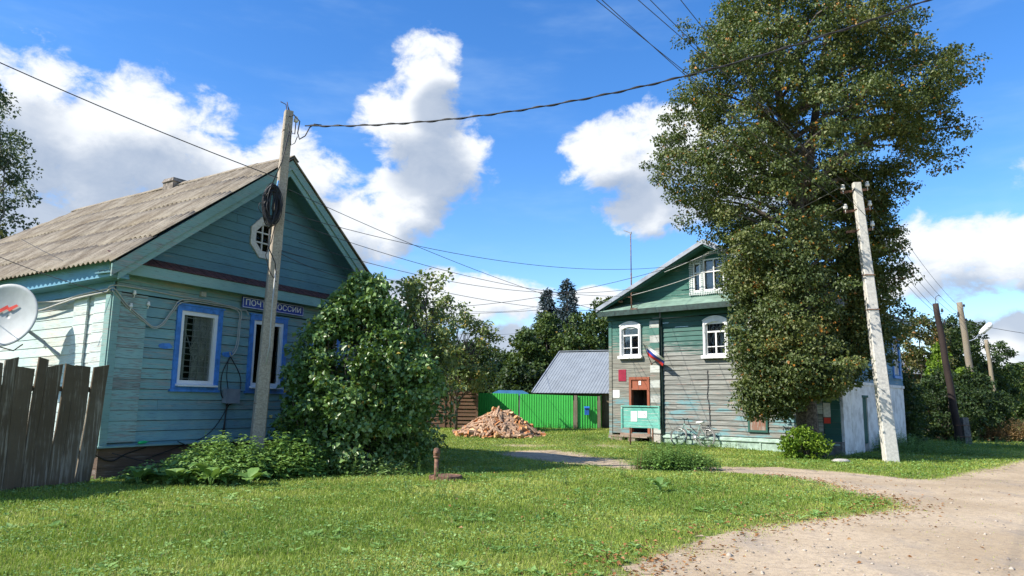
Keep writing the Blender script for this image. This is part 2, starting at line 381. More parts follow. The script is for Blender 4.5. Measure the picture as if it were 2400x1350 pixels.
leafmat('leaf_linden', ((0.045, 0.072, 0.020), (0.095, 0.13, 0.034), (0.19, 0.195, 0.06)), 0.20, 0.5, 0.4, ((0.36, 0.15, 0.02), 0.03, 0.70))
leafmat('leaf_lilac', ((0.06, 0.125, 0.03), (0.14, 0.25, 0.06), (0.30, 0.42, 0.17)), 0.22, 0.38, 0.6, ((0.34, 0.26, 0.05), 0.02, 0.9))
leafmat('leaf_thin', ((0.10, 0.15, 0.04), (0.20, 0.26, 0.08), (0.36, 0.39, 0.16)), 0.28, 0.45, 0.5, ((0.40, 0.30, 0.06), 0.09, 0.72))
leafmat('leaf_dark', ((0.022, 0.042, 0.016), (0.040, 0.072, 0.022), (0.078, 0.115, 0.034)), 0.22, 0.5, 0.3)  # darkened so the lane bushes look shaded; the shade is in the colour
leafmat('leaf_bg', ((0.035, 0.065, 0.018), (0.07, 0.115, 0.028), (0.12, 0.17, 0.04)), 0.2, 0.5, 0.3, ((0.22, 0.16, 0.03), 0.02, 0.72))
leafmat('leaf_bg_rust', ((0.05, 0.065, 0.02), (0.085, 0.10, 0.03), (0.16, 0.12, 0.045)), 0.2, 0.5, 0.3, ((0.26, 0.13, 0.04), 0.05, 0.62))
leafmat('leaf_bright', ((0.10, 0.20, 0.02), (0.19, 0.30, 0.03), (0.28, 0.38, 0.05)), 0.35, 0.5, 0.3)
leafmat('leaf_yellow', ((0.16, 0.17, 0.03), (0.28, 0.24, 0.05), (0.36, 0.30, 0.07)), 0.3, 0.5, 0.3)
leafmat('needle_blue', ((0.035, 0.06, 0.065), (0.075, 0.11, 0.125), (0.13, 0.18, 0.20)), 0.05, 0.6, 0.3)
leafmat('leaf_grey', ((0.045, 0.07, 0.04), (0.09, 0.12, 0.075), (0.15, 0.19, 0.12)), 0.2, 0.5, 0.4)
leafmat('leaf_nettle', ((0.11, 0.22, 0.05), (0.22, 0.38, 0.09), (0.36, 0.52, 0.19)), 0.28, 0.5, 0.4)
leafmat('leaf_dry', ((0.17, 0.10, 0.05), (0.30, 0.19, 0.09), (0.40, 0.31, 0.16)), 0.2, 0.7, 0.2)
leafmat('grass_blade', ((0.15, 0.25, 0.035), (0.38, 0.46, 0.08), (0.64, 0.60, 0.23)), 0.34, 0.5, 0.3, ((0.34, 0.28, 0.12), 0.045, 0.80))
leafmat('fallen_leaf', ((0.20, 0.09, 0.03), (0.32, 0.15, 0.06), (0.42, 0.26, 0.13)), 0.1, 0.7, 0.2)

# ------------------------------------------------------------------ mesh helpers
class MB:
    def __init__(s, M=None): s.v = []; s.f = []; s.r = []; s.mi = []; s.M = M; s.cur = 0; s.sm = []; s.smooth = False
    def add(s, vs, fs, r=None):
        o = len(s.v); r = random.random() if r is None else r
        for q in vs:
            q = Vector(q)
            s.v.append(tuple(s.M @ q) if s.M is not None else tuple(q))
        for f in fs: s.f.append([o + i for i in f]); s.r.append(r); s.mi.append(s.cur); s.sm.append(s.smooth)
    HF = [(0, 3, 2, 1), (4, 5, 6, 7), (0, 1, 5, 4), (1, 2, 6, 5), (2, 3, 7, 6), (3, 0, 4, 7)]
    def hexa(s, v8, r=None): s.add(v8, s.HF, r)
    def box(s, x0, x1, y0, y1, z0, z1, r=None):
        s.hexa([(x0, y0, z0), (x1, y0, z0), (x1, y1, z0), (x0, y1, z0), (x0, y0, z1), (x1, y0, z1), (x1, y1, z1), (x0, y1, z1)], r)
    def beam(s, p, q, w, h, up=(0, 0, 1), r=None):
        p = Vector(p); q = Vector(q); d = (q - p).normalized(); up = Vector(up)
        a = d.cross(up)
        if a.length < 1e-4: a = d.cross(Vector((1, 0, 0)))
        a.normalize(); b = a.cross(d).normalized()
        a *= w / 2; b *= h / 2
        s.hexa([p - a - b, p + a - b, p + a + b, p - a + b, q - a - b, q + a - b, q + a + b, q - a + b], r)
    def tube(s, pts, r, n=8, cap=True):
        pts = [Vector(p) for p in pts]; N = len(pts); rs = r if isinstance(r, (list, tuple)) else [r] * N
        vs = []; prev = None
        for i, p in enumerate(pts):
            d = (pts[min(i + 1, N - 1)] - pts[max(i - 1, 0)])
            d = d.normalized() if d.length > 1e-9 else Vector((0, 0, 1))
            if prev is None:
                a = d.cross(Vector((0, 0, 1)))
                if a.length < 1e-3: a = d.cross(Vector((1, 0, 0)))
            else: a = prev - d * prev.dot(d)
            a.normalize(); prev = a; b = d.cross(a)
            for k in range(n):
                an = 2 * pi * k / n; vs.append(p + (a * cos(an) + b * sin(an)) * rs[i])
        fs = [(i * n + k, i * n + (k + 1) % n, (i + 1) * n + (k + 1) % n, (i + 1) * n + k) for i in range(N - 1) for k in range(n)]
        if cap: fs += [tuple(range(n - 1, -1, -1)), tuple((N - 1) * n + k for k in range(n))]
        s.add(vs, fs)
    def lathe(s, prof, c=(0, 0, 0), n=16, axis=None):
        """prof: (radius, height) pairs around +Z at c (or along axis)"""
        c = Vector(c); vs = []
        Q = Vector((0, 0, 1)).rotation_difference(Vector(axis).normalized()) if axis is not None else None
        for (r, h) in prof:
            for k in range(n):
                an = 2 * pi * k / n; q = Vector((r * cos(an), r * sin(an), h))
                vs.append(c + (Q @ q if Q else q))
        N = len(prof)
        fs = [(i * n + k, i * n + (k + 1) % n, (i + 1) * n + (k + 1) % n, (i + 1) * n + k) for i in range(N - 1) for k in range(n)]
        fs += [tuple(range(n - 1, -1, -1)), tuple((N - 1) * n + k for k in range(n))]
        s.add(vs, fs)
    def prism(s, poly, y0, y1, r=None):
        """poly: (x,z) outline extruded from y0 to y1"""
        n = len(poly); vs = [(x, y0, z) for x, z in poly] + [(x, y1, z) for x, z in poly]
        fs = [tuple(range(n)), tuple(range(2 * n - 1, n - 1, -1))] + [(i, i + n, (i + 1) % n + n, (i + 1) % n) for i in range(n)]
        s.add(vs, fs, r)
    def build(s, name, mats, parent=None, fix=True):
        me = bpy.data.meshes.new(name); me.from_pydata(s.v, [], s.f)
        if isinstance(mats, str): mats = [mats]
        for q in mats: me.materials.append(MATS[q])
        me.polygons.foreach_set('material_index', s.mi)
        me.polygons.foreach_set('use_smooth', s.sm)
        a = me.attributes.new('rnd', 'FLOAT', 'FACE'); a.data.foreach_set('value', s.r)
        if fix:
            bm = bmesh.new(); bm.from_mesh(me); bmesh.ops.recalc_face_normals(bm, faces=bm.faces); bm.to_mesh(me); bm.free()
        me.update()
        o = bpy.data.objects.new(name, me); COL.objects.link(o)
        if parent: o.parent = parent
        return o

def npmesh(name, V, F, R, mat, parent=None, smooth=False):
    """V (n,3) F (m,3) R (m,) -> one triangle mesh"""
    me = bpy.data.meshes.new(name); nf = len(F)
    me.vertices.add(len(V)); me.vertices.foreach_set('co', np.ascontiguousarray(V, dtype=np.float32).ravel())
    me.loops.add(nf * 3); me.loops.foreach_set('vertex_index', np.ascontiguousarray(F, dtype=np.int32).ravel())
    me.polygons.add(nf); me.polygons.foreach_set('loop_start', np.arange(0, nf * 3, 3, dtype=np.int32))
    if smooth: me.polygons.foreach_set('use_smooth', np.ones(nf, dtype=bool))
    me.update(calc_edges=True)
    me.materials.append(MATS[mat])
    a = me.attributes.new('rnd', 'FLOAT', 'FACE'); a.data.foreach_set('value', np.asarray(R, dtype=np.float32))
    o = bpy.data.objects.new(name, me); COL.objects.link(o)
    if parent: o.parent = parent
    return o

def tag(o, label=None, cat=None, group=None, kind=None):
    if label: o['label'] = label
    if cat: o['category'] = cat
    if group: o['group'] = group
    if kind: o['kind'] = kind
    return o
def empty(name, loc, rz=0, label=None, cat=None, group=None):
    o = bpy.data.objects.new(name, None); COL.objects.link(o); o.location = loc; o.rotation_euler = (0, 0, rz)
    o.empty_display_size = 0.3
    return tag(o, label, cat, group)
def copy_tree(o, parent=None):
    c = o.copy(); COL.objects.link(c)
    if parent: c.parent = parent
    for ch in list(o.children): copy_tree(ch, c)
    return c

def unit(a): return a / np.maximum(np.linalg.norm(a, axis=1, keepdims=True), 1e-9)
def n3(P, s=1.0, ph=0.0):
    """cheap smooth 3-D noise, about -1..1"""
    x, y, z = P[:, 0] * s + ph, P[:, 1] * s + ph * 1.7, P[:, 2] * s - ph
    return (np.sin(1.7 * x + 2.1 * np.sin(0.9 * y + z)) + np.sin(2.3 * y - 1.3 * np.sin(1.1 * z + 0.7 * x)) + np.sin(1.9 * z + 1.7 * np.sin(1.2 * x - y))) / 3.0

def leaves_arrays(C, D, N, L, W, fold=0.25):
    """folded lozenge leaves: base C, tip direction D, face normal N"""
    D = unit(D); N = unit(N - D * np.sum(N * D, 1, keepdims=True)); S = np.cross(D, N)
    L = L[:, None]; W = W[:, None]
    tip = C + D * L - N * L * 0.12
    mid = C + D * L * 0.42
    a = mid + S * W * 0.5 + N * W * fold; b = mid - S * W * 0.5 + N * W * fold
    n = len(C); V = np.stack([C, a, tip, b], 1).reshape(-1, 3)
    i = np.arange(n) * 4
    F = np.stack([np.stack([i, i + 1, i + 2], 1), np.stack([i, i + 2, i + 3], 1)], 1).reshape(-1, 3)
    return V, F

# ------------------------------------------------------------------ terrain
def sstep(a, b, x):
    t_ = np.clip((np.asarray(x, dtype=float) - a) / (b - a), 0, 1); return t_ * t_ * (3 - 2 * t_)
def gz(x, y):
    x = np.asarray(x, dtype=float); y = np.asarray(y, dtype=float)
    return 0.34 * sstep(23, 35, y) * (1 - sstep(8, 15, x)) + 0.5 * sstep(40, 75, y) + 0.018 * np.sin(x * 0.9 + y * 0.4) * np.cos(y * 0.7 - x * 0.3)
def gzf(x, y): return float(gz(x, y))
ROAD = np.array([(-2.2, 1.0), (-0.9, 3.0), (0.03, 4.93), (0.64, 5.99), (1.05, 6.72), (1.24, 7.16), (1.84, 8.01), (2.93, 9.27), (3.95, 9.84), (5.21, 10.69), (5.95, 11.39), (6.35, 12.31), (6.26, 13.59), (6.23, 15.0), (5.66, 16.1), (4.79, 16.75), (3.6, 17.0), (2.8, 17.25), (2.1, 18.2), (1.13, 18.9), (0.18, 20.6), (-0.06, 22.0), (0.25, 23.3), (1.31, 23.4), (2.4, 20.8), (3.0, 19.3), (3.5, 18.6), (5.3, 18.3), (6.55, 18.3), (7.78, 17.6), (8.28, 16.8), (8.6, 15.98), (9.21, 15.98), (11.46, 18.07), (15.23, 21.98), (32.19, 37.05), (64, 66), (72, 60), (24, 10), (12, -6), (-4, -6)])
def road_sd(x, y):
    """signed distance to the road edge, positive inside the road"""
    P = np.stack([np.ravel(x), np.ravel(y)], 1).astype(float); out = np.full(len(P), 1e9); ins = np.zeros(len(P), bool)
    n = len(ROAD)
    for i in range(n):
        a = ROAD[i]; b = ROAD[(i + 1) % n]; ab = b - a
        tt = np.clip(((P - a) @ ab) / (ab @ ab), 0, 1); d = np.linalg.norm(P - a - tt[:, None] * ab, axis=1); out = np.minimum(out, d)
        c = (a[1] > P[:, 1]) != (b[1] > P[:, 1])
        with np.errstate(divide='ignore', invalid='ignore'):
            xi = (b[0] - a[0]) * (P[:, 1] - a[1]) / (b[1] - a[1]) + a[0]
        ins ^= (c & (P[:, 0] < xi))
    return np.where(ins, out, -out)
def edge_noise(x, y):
    P = np.stack([x, y, 0 * x], 1)
    return 0.20 * n3(P, 1.7) + 0.15 * n3(P, 4.3, 2.0) + 0.10 * n3(P, 11.0, 5.0)

def grid_sheet(name, xs, ys, mat, keep=None, dz=0.0, bare=None):
    X, Y = np.meshgrid(xs, ys); x = X.ravel(); y = Y.ravel(); z = gz(x, y) + dz
    nx = len(xs); ny = len(ys)
    i = (np.arange(ny - 1)[:, None] * nx + np.arange(nx - 1)[None, :]).ravel()
    F = np.concatenate([np.stack([i, i + 1, i + nx + 1], 1), np.stack([i, i + nx + 1, i + nx], 1)])
    if keep is not None:
        c = np.stack([x, y], 1)[F].mean(1); F = F[keep(c[:, 0], c[:, 1])]
        used, inv = np.unique(F, return_inverse=True); F = inv.reshape(-1, 3); x = x[used]; y = y[used]; z = z[used]
    o = npmesh(name, np.stack([x, y, z], 1), F, np.zeros(len(F)), mat, smooth=True)
    if bare is not None:
        a = o.data.attributes.new('bare', 'FLOAT', 'POINT'); a.data.foreach_set('value', bare(x, y).astype(np.float32))
    return o
def worn(x, y):
    """trampled places where soil shows through"""
    sd = road_sd(x, y)
    w = np.maximum(np.clip(0.55 + sd * 0.9, 0, 1), .42 * np.exp(np.minimum(sd, 0) / 1.3) * (.5 + .5 * n3(np.stack([np.ravel(x), np.ravel(y), 0 * np.ravel(x)], 1), 1.2, 6)))
    for (cx, cy, rx, ry, s) in ((0.4, 25.5, 1.6, 1.0, 0.62), (3.4, 25.8, 1.6, 1.2, 0.5), (2.0, 19.8, 1.5, 1.8, 0.85), (1.0, 22.0, 1.6, 1.8, .9), (4.6, 17.9, 2.6, .6, .8), (6.5, 13.5, 1.2, 2.6, .5), (-5.5, 13.0, 1.3, 0.5, 0.5), (6.9, 15.4, 0.9, 1.5, 0.5)):
        w = np.maximum(w, s * np.exp(-((x - cx) / rx) ** 2 - ((y - cy) / ry) ** 2))
    return w
def axis(lo, hi, near, far): # graded coordinates
    a = list(np.arange(-12, 22, near)); v = 22; st = near
    while v < hi: a.append(v); st *= 1.18; v += st
    v = -12; st = near; b = []
    while v > lo: st *= 1.18; v -= st; b.append(v)
    return np.array(b[::-1] + a)
tag(grid_sheet('ground', axis(-2500, 2500, 0.22, 0), axis(-300, 3000, 0.22, 0) + 6.0, 'soil_grass', bare=worn), kind='structure')
tag(grid_sheet('gravel_road', np.arange(-4, 60, 0.11), np.arange(-5, 55, 0.11), 'gravel', keep=lambda x, y: (road_sd(x, y) + edge_noise(x, y) * np.where((y > 17.2) & (x < 6), 2.6, 1)) > np.where((y > 17.2) & (x < 6), .34, .12), dz=0.006), kind='structure')

# ------------------------------------------------------------------ house builder pieces
def plank_rows(mb, x0, x1, z0, z1, h, y0=0.0, thick=0.03, lap=0.012, holes=(), clip=None, gap=0.006, joints=0.12):
    """horizontal boards; holes: (x0,x1,z0,z1); clip(z)->(xa,xb) limits of the row"""
    z = z0
    while z < z1 - 0.02:
        zt = min(z + h, z1)
        cuts = sorted({z, zt} | {q for hl in holes for q in (hl[2], hl[3]) if z < q < zt})
        jx = random.uniform(x0 + 0.5, x1 - 0.5) if random.random() < joints and x1 - x0 > 2 else None
        ra, rb = random.random(), random.random()
        for a, b in zip(cuts[:-1], cuts[1:]):
            xa, xb = x0, x1; xa2, xb2 = x0, x1
            if clip: xa, xb = clip(a); xa2, xb2 = clip(b)
            if xb - xa < 0.02: continue
            xb2 = max(xb2, xa2 + 0.001)
            segs = [(xa, xb)]
            for hl in holes:
                if hl[2] < (a + b) / 2 < hl[3]:
                    ns = []
                    for s0, s1 in segs:
                        if hl[1] <= s0 or hl[0] >= s1: ns.append((s0, s1)); continue
                        if hl[0] > s0: ns.append((s0, hl[0]))
                        if hl[1] < s1: ns.append((hl[1], s1))
                    segs = ns
            if jx:
                ns = []
                for s0, s1 in segs: ns += [(s0, jx - 0.003), (jx + 0.003, s1)] if s0 < jx < s1 else [(s0, s1)]
                segs = ns
            topg = gap if b == zt else 0
            for s0, s1 in segs:
                if s1 - s0 < 0.01: continue
                f = (b - z) / h; g0 = (a - z) / h
                yb = y0 - thick - lap * (1 - g0); yt = y0 - thick - lap * (1 - f)
                t0 = xa2 if s0 == xa else s0; t1 = xb2 if s1 == xb else s1
                if t1 <= t0: t1 = t0 + 0.001
                mb.hexa([(s0, yb, a), (s1, yb, a), (s1, y0, a), (s0, y0, a), (t0, yt, b - topg), (t1, yt, b - topg), (t1, y0, b - topg), (t0, y0, b - topg)], rb if jx and s0 > jx - 0.01 else ra)
        z = zt

def arch_pts(x0, x1, zs, rise, n=10):
    return [(x0 + (x1 - x0) * i / n, zs + rise * sin(pi * i / n) ** 0.8) for i in range(n + 1)]

def window_h1(parent, xc, z0, z1, w, M, label=None, grille=True):
    x0, x1 = xc - w / 2, xc + w / 2
    b = MB(M)
    b.box(x0 - 0.11, x0, -0.075, 0.0, z0 - 0.10, z1 + 0.11); b.box(x1, x1 + 0.11, -0.075, 0.0, z0 - 0.10, z1 + 0.11)
    b.box(x0, x1, -0.072, 0.0, z1, z1 + 0.11); b.box(x0, x1, -0.072, 0, z0 - 0.10, z0)
    b.box(x0 - 0.14, x1 + 0.14, -0.09, 0.0, z1 + 0.112, z1 + 0.145); b.box(x0 - 0.15, x1 + 0.15, -0.10, 0.0, z0 - 0.155, z0 - 0.103)
    win = b.build('window', 'blue_paint', parent)
    if label: win['label'] = label
    f = MB(M); t = 0.085
    f.box(x0, x0 + t, -0.045, 0.06, z0, z1); f.box(x1 - t, x1, -0.045, 0.06, z0, z1)
    f.box(x0 + t, x1 - t, -0.043, 0.06, z1 - t, z1); f.box(x0 + t, x1 - t, -0.043, 0.06, z0, z0 + t)
    f.build('frame', 'white_enamel', win)
    s = MB(M); s.hexa([(x0 - 0.03, -0.17, z0 - 0.045), (x1 + 0.03, -0.17, z0 - 0.045), (x1 + 0.03, -0.046, z0 - 0.03), (x0 - 0.03, -0.046, z0 - 0.03), (x0 - 0.03, -0.17, z0 - 0.012), (x1 + 0.03, -0.17, z0 - 0.012), (x1 + 0.03, -0.046, z0 + 0.012), (x0 - 0.03, -0.046, z0 + 0.012)])
    s.build('sill', 'white_enamel', win)
    g = MB(M); g.box(x0 + t, x1 - t, 0.012, 0.02, z0 + t, z1 - t); g.build('pane', 'glass', win)
    if grille:
        q = MB(M); yy = 0.035; n = 5
        for i in range(1, n): xx = x0 + (x1 - x0) * i / n; q.beam((xx, yy, z0 + 0.03), (xx, yy, z1 - 0.03), 0.016, 0.012)
        for i in range(1, 12): zz = z0 + (z1 - z0) * i / 12; q.beam((x0 + 0.04, yy + 0.012, zz), (x1 - 0.04, yy + 0.012, zz), 0.010, 0.015)
        zc = (z0 + z1) / 2
        for sgn in (-1, 1):
            q.beam((xc, yy, zc - 0.25), (xc + sgn * w * 0.36, yy, zc + 0.48), 0.014, 0.014)
            q.beam((xc + sgn * 0.13, yy, zc - 0.05), (xc, yy, zc + 0.20), 0.014, 0.014)
            q.beam((xc + sgn * 0.13, yy, zc - 0.05), (xc, yy, zc - 0.28), 0.014, 0.014)
        q.build('grille', 'grille', win)
    c = MB(M); c.smooth = True
    for (a0, a1) in ((x0 + 0.02, x0 + w * 0.30), (x1 - w * 0.52, x1 - 0.02)):
        n = 14; vs = []
        for i in range(n + 1):
            xx = a0 + (a1 - a0) * i / n; dy = 0.03 * sin(i * 1.9)
            vs += [(xx, 0.10 + dy, z0 - 0.02), (xx, 0.10 + dy, z1)]
        c.add(vs, [(2 * i, 2 * i + 2, 2 * i + 3, 2 * i + 1) for i in range(n)])
    c.build('curtain', 'curtain', win)
    return win

# ================================================================== HOUSE 1 (blue, left)
h1 = empty('wooden_house', (-7.66, 13.88, 0), radians(62), 'teal weatherboard house with grey corrugated roof and blue framed windows, on the left', 'house')
W1, LEN1, RX, RZ = 7.5, 12.0, 3.75, 7.25
SL = (7.25 - 3.97) / 4.25
def roofz(x): return RZ - abs(x - RX) * SL
WINX = (1.93, 3.88, 5.83)
I4 = Matrix.Identity(4)
mb = MB(); holes = [(x - 0.47, x + 0.47, 1.78, 3.32) for x in WINX]
plank_rows(mb, 0, W1, 0.64, 3.52, 0.205, holes=holes, lap=.018, gap=.011)
plank_rows(mb, -0.03, W1 + 0.03, 3.52, 3.86, 0.17, y0=-0.05, thick=0.03)
wall = mb.build('front_wall', 'h1_front', h1)
wall['label'] = 'front wall of worn teal boards'
# reveals round openings and the dark inside
for (a, b_, c, d_) in holes:
    mb = MB(); mb.box(a - 0.03, a, 0.0, 0.18, c, d_); mb.box(b_, b_ + 0.03, 0.0, 0.18, c, d_); mb.box(a, b_, 0.0, 0.18, d_, d_ + 0.03); mb.box(a, b_, 0.0, 0.18, c - 0.03, c); mb.build('window_reveal', 'white_paint', h1)
mb = MB(); mb.box(0.15, W1 - 0.15, 2.4, 2.5, 0.5, 3.9); mb.box(0.15, W1 - 0.15, 0.19, 2.4, 0.5, 0.6); mb.box(0.15, W1 - 0.15, 0.19, 2.4, 3.6, 3.7)
mb.box(0.05, 0.15, 0.19, 2.4, 0.6, 3.6)
mb.build('inner_room', 'room_dark', h1)
MS = Matrix.Rotation(-pi / 2, 4, 'Z')     # side wall frame: outward is -x
mb = MB(MS); plank_rows(mb, -LEN1, 0, 0.64, 3.52, 0.19, joints=0.6); mb.build('side_wall', 'h1_side', h1)
mb = MB(MS); plank_rows(mb, -LEN1, 0.03, 3.52, 3.72, 0.2, y0=-0.04); mb.build('side_frieze', 'h1_blue', h1)
mb = MB(MS); mb.box(-LEN1, 0.38, -0.36, 0, 3.72, 3.76); mb.box(-LEN1, 0.38, -0.385, -0.36, 3.73, 4.03); mb.box(-LEN1, 0.36, -0.36, 0.0, 3.76, 3.88)
mb.build('side_cornice', 'h1_blue', h1)
MR = Matrix.Translation((W1, 0, 0)) @ Matrix.Rotation(pi / 2, 4, 'Z')
mb = MB(MR); plank_rows(mb, 0, LEN1, 0.64, 3.8, 0.2); mb.build('far_side_wall', 'h1_front', h1)
mb = MB(Matrix.Translation((W1, LEN1, 0)) @ Matrix.Rotation(pi, 4, 'Z')); plank_rows(mb, 0, W1, 0.64, 3.9, 0.2); mb.build('rear_wall', 'h1_front', h1)
# pilasters with horizontal boards, corner post
for nm, M_, a, b_ in (('corner_pilaster', I4, 0.03, 0.62), ('corner_pilaster', I4, W1 - 0.62, W1 - 0.03)):
    mb = MB(M_); plank_rows(mb, a, b_, 0.645, 3.5, 0.2, y0=-0.045, thick=0.06, lap=0.008); mb.build(nm, 'h1_pil', h1)
for a, b_ in ((-0.5, -0.03), (-1.15, -0.72), (-5.0, -4.6), (-8.6, -8.2)):
    mb = MB(MS); plank_rows(mb, a, b_, 0.645, 3.5, 0.19, y0=-0.045, thick=0.04, lap=0.008); mb.build('side_pilaster', 'h1_side', h1)
mb = MB(); mb.box(-0.13, 0.02, -0.15, -0.112, 0.60, 3.50); mb.box(-0.15, -0.112, -0.11, 0.05, 0.60, 3.50)
mb.build('corner_board', 'h1_trim', h1)
# plinth
mb = MB(); plank_rows(mb, -0.05, W1, -0.2, 0.57, 0.19, y0=0.0, thick=0.035, lap=0.0)
M_ = Matrix.Rotation(-pi / 2, 4, 'Z'); mb.M = M_; plank_rows(mb, -LEN1, 0.02, -0.2, 0.57, 0.19, thick=0.03, lap=0.0)
mb.build('plinth', 'plinth_wood', h1)
mb = MB(); mb.hexa([(-0.17, -0.19, 0.555), (W1 + .1, -0.19, 0.555), (W1 + .1, 0, 0.575), (-0.17, 0, 0.575), (-0.17, -0.19, 0.585), (W1 + .1, -0.19, 0.585), (W1 + .1, 0, 0.635), (-0.17, 0, 0.635)])
mb.hexa([(-0.19, -0.17, 0.555), (0, -0.17, 0.575), (0, LEN1, 0.575), (-0.19, LEN1, 0.555), (-0.19, -0.17, 0.583), (0, -0.17, 0.633), (0, LEN1, 0.633), (-0.19, LEN1, 0.583)])
mb.build('water_table', 'h1_trim', h1)
# pent cornice under the gable
mb = MB(); mb.box(-0.42, W1 + 0.42, -0.405, -0.375, 3.82, 4.045); mb.box(-0.40, W1 + 0.40, -0.374, 0.0, 3.84, 3.865)
mb.build('cornice', 'h1_trim', h1)
mb = MB(); N = 60
for i in range(N):
    xa = 0.05 - 0.3 + (W1 + 0.5) * i / N; xb = xa + (W1 + 0.5) / N - 0.004; dz = 0.006 * (i % 2)
    mb.hexa([(xa, -0.43, 4.05 + dz), (xb, -0.43, 4.05 + dz), (xb, -0.0, 4.27 + dz), (xa, -0.0, 4.27 + dz), (xa, -0.43, 4.062 + dz), (xb, -0.43, 4.062 + dz), (xb, -0.0, 4.285 + dz), (xa, -0.0, 4.285 + dz)])
mb.build('flashing', 'flash_red', h1)
# gable
OX, OZ, OR = 3.62, 5.30, 0.36
mb = MB(); oh = [(OX - OR, OX + OR, OZ - OR, OZ + OR)]
plank_rows(mb, 0, W1, 4.27, 7.0, 0.205, y0=0.0, holes=oh, clip=lambda z: (RX - (RZ - 0.15 - z) / SL, RX + (RZ - 0.15 - z) / SL))
mb.build('gable', 'h1_gable', h1)
def ngon(cx, cz, r, n=8, ph=pi / 8): return [(cx + r * cos(ph + 2 * pi * k / n), cz + r * sin(ph + 2 * pi * k / n)) for k in range(n)]
def ring(mb, cx, cz, ro, ri, y0, y1, n=8):
    A = ngon(cx, cz, ro, n); B = ngon(cx, cz, ri, n)
    for k in range(n):
        j = (k + 1) % n
        mb.hexa([(A[k][0], y0, A[k][1]), (A[j][0], y0, A[j][1]), (A[j][0], y1, A[j][1]), (A[k][0], y1, A[k][1]), (B[k][0], y0, B[k][1]), (B[j][0], y0, B[j][1]), (B[j][0], y1, B[j][1]), (B[k][0], y1, B[k][1])])
mb = MB(); ring(mb, OX, OZ, 0.53, 0.40, -0.075, 0.01); ow = mb.build('attic_window', 'concrete_white', h1); ow['label'] = 'pale octagonal attic window'
mb = MB(); ring(mb, OX, OZ, 0.405, 0.345, -0.05, 0.06)
for dx in (-0.11, 0.11): mb.box(OX + dx - 0.016, OX + dx + 0.016, -0.03, 0.0, OZ - 0.31, OZ + 0.31)
for dz in (-0.12, 0.12): mb.box(OX - 0.31, OX + 0.31, -0.034, 0.004, OZ + dz - 0.016, OZ + dz + 0.016)
mb.build('frame', 'concrete_white', ow)
mb = MB(); mb.prism(ngon(OX, OZ, 0.37), 0.012, 0.02); mb.build('pane', 'glass', ow)
mb = MB(); mb.prism(ngon(OX, OZ, 0.6), 0.5, 0.52); mb.build('attic_dark', 'room_dark', ow)
# rakes and soffits
def rake(mb, sgn, y0, y1, d0, d1, xe):
    """board following the roof slope between perpendicular drops d0..d1 below the roof line"""
    xa, xb = RX, RX + sgn * xe
    za, zb = RZ, RZ - xe * SL
    mb.hexa([(xa, y0, za - d1), (xb, y0, zb - d1), (xb, y1, zb - d1), (xa, y1, za - d1), (xa, y0, za - d0), (xb, y0, zb - d0), (xb, y1, zb - d0), (xa, y1, za - d0)])
mb = MB()
for sgn in (-1, 1):
    rake(mb, sgn, -0.62, -0.585, 0.03, 0.26, 4.27)
    rake(mb, sgn, -0.58, -0.55, 0.24, 0.42, 4.1)
mb.build('rake_board', 'h1_trim', h1)
mb = MB()
for sgn in (-1, 1): rake(mb, sgn, -0.55, 0.0, 0.20, 0.225, 4.2)
mb.build('soffit', 'h1_gable', h1)
# corrugated roof sheets, laid in courses; ridge along local y, hipped at the rear
def corrug(xe_sgn, name='roof'):
    yf, yb = -0.66, LEN1 + 0.3; rows = 5; pitch = 0.15; amp = 0.024; nper = 8
    ys = np.arange(yf, yb, pitch / nper); V = []; F = []; o = 0
    xw = 4.32
    for k in range(rows):
        u0 = xw * k / rows; u1 = xw * (k + 1) / rows + 0.06
        us = np.linspace(u0, min(u1, xw), 4)
        U, Yg = np.meshgrid(us, ys)
        lim = np.where(Yg > 8.0, np.clip((Yg - 8.0) / (yb - 8.0), 0, 1) * xw, 0)
        hip = np.maximum(U, lim)
        hsh = 0.008 * np.sin(Yg * 1.3 + k) + 0.005 * (np.sin(np.floor(Yg / 1.1) * 5.1 + k * 2.3))
        Z = RZ - U * SL + amp * np.sin(2 * pi * Yg / pitch) + 0.008 * (U - u0) / (u1 - u0) + 0.05 + hsh
        Z = Z - (hip - U) * SL
        X = RX + xe_sgn * (U + 0.012 * np.sin(np.floor(Yg / 1.1) * 7.7 + k) * (k < rows - 1))
        V.append(np.stack([X.ravel(), Yg.ravel(), Z.ravel()], 1)); ny, nx = U.shape
        i = (np.arange(ny - 1)[:, None] * nx + np.arange(nx - 1)[None, :]).ravel()
        F.append(o + np.concatenate([np.stack([i, i + 1, i + nx + 1], 1), np.stack([i, i + nx + 1, i + nx], 1)])); o += nx * ny
    V = np.concatenate(V); F = np.concatenate(F)
    ob = npmesh(name, V, F, np.zeros(len(F)), 'slate_roof', h1)
    md = ob.modifiers.new('thick', 'SOLIDIFY'); md.thickness = 0.012
    return ob
rf = corrug(-1); corrug(1)
mb = MB()
for k in range(7):
    y0 = -0.66 + k * 1.235; y1 = y0 + 1.25; dz = 0.008 * (k % 2)
    for sgn in (-1, 1):
        mb.hexa([(RX, y0, RZ + .08 + dz), (RX + sgn * 0.16, y0, RZ - .04 + dz), (RX + sgn * 0.16, y1, RZ - .04 + dz), (RX, y1, RZ + .08 + dz), (RX, y0, RZ + .10 + dz), (RX + sgn * 0.165, y0, RZ - .02 + dz), (RX + sgn * .165, y1, RZ - .02 + dz), (RX, y1, RZ + .10 + dz)])
mb.build('ridge_cap', 'slate_roof', h1)
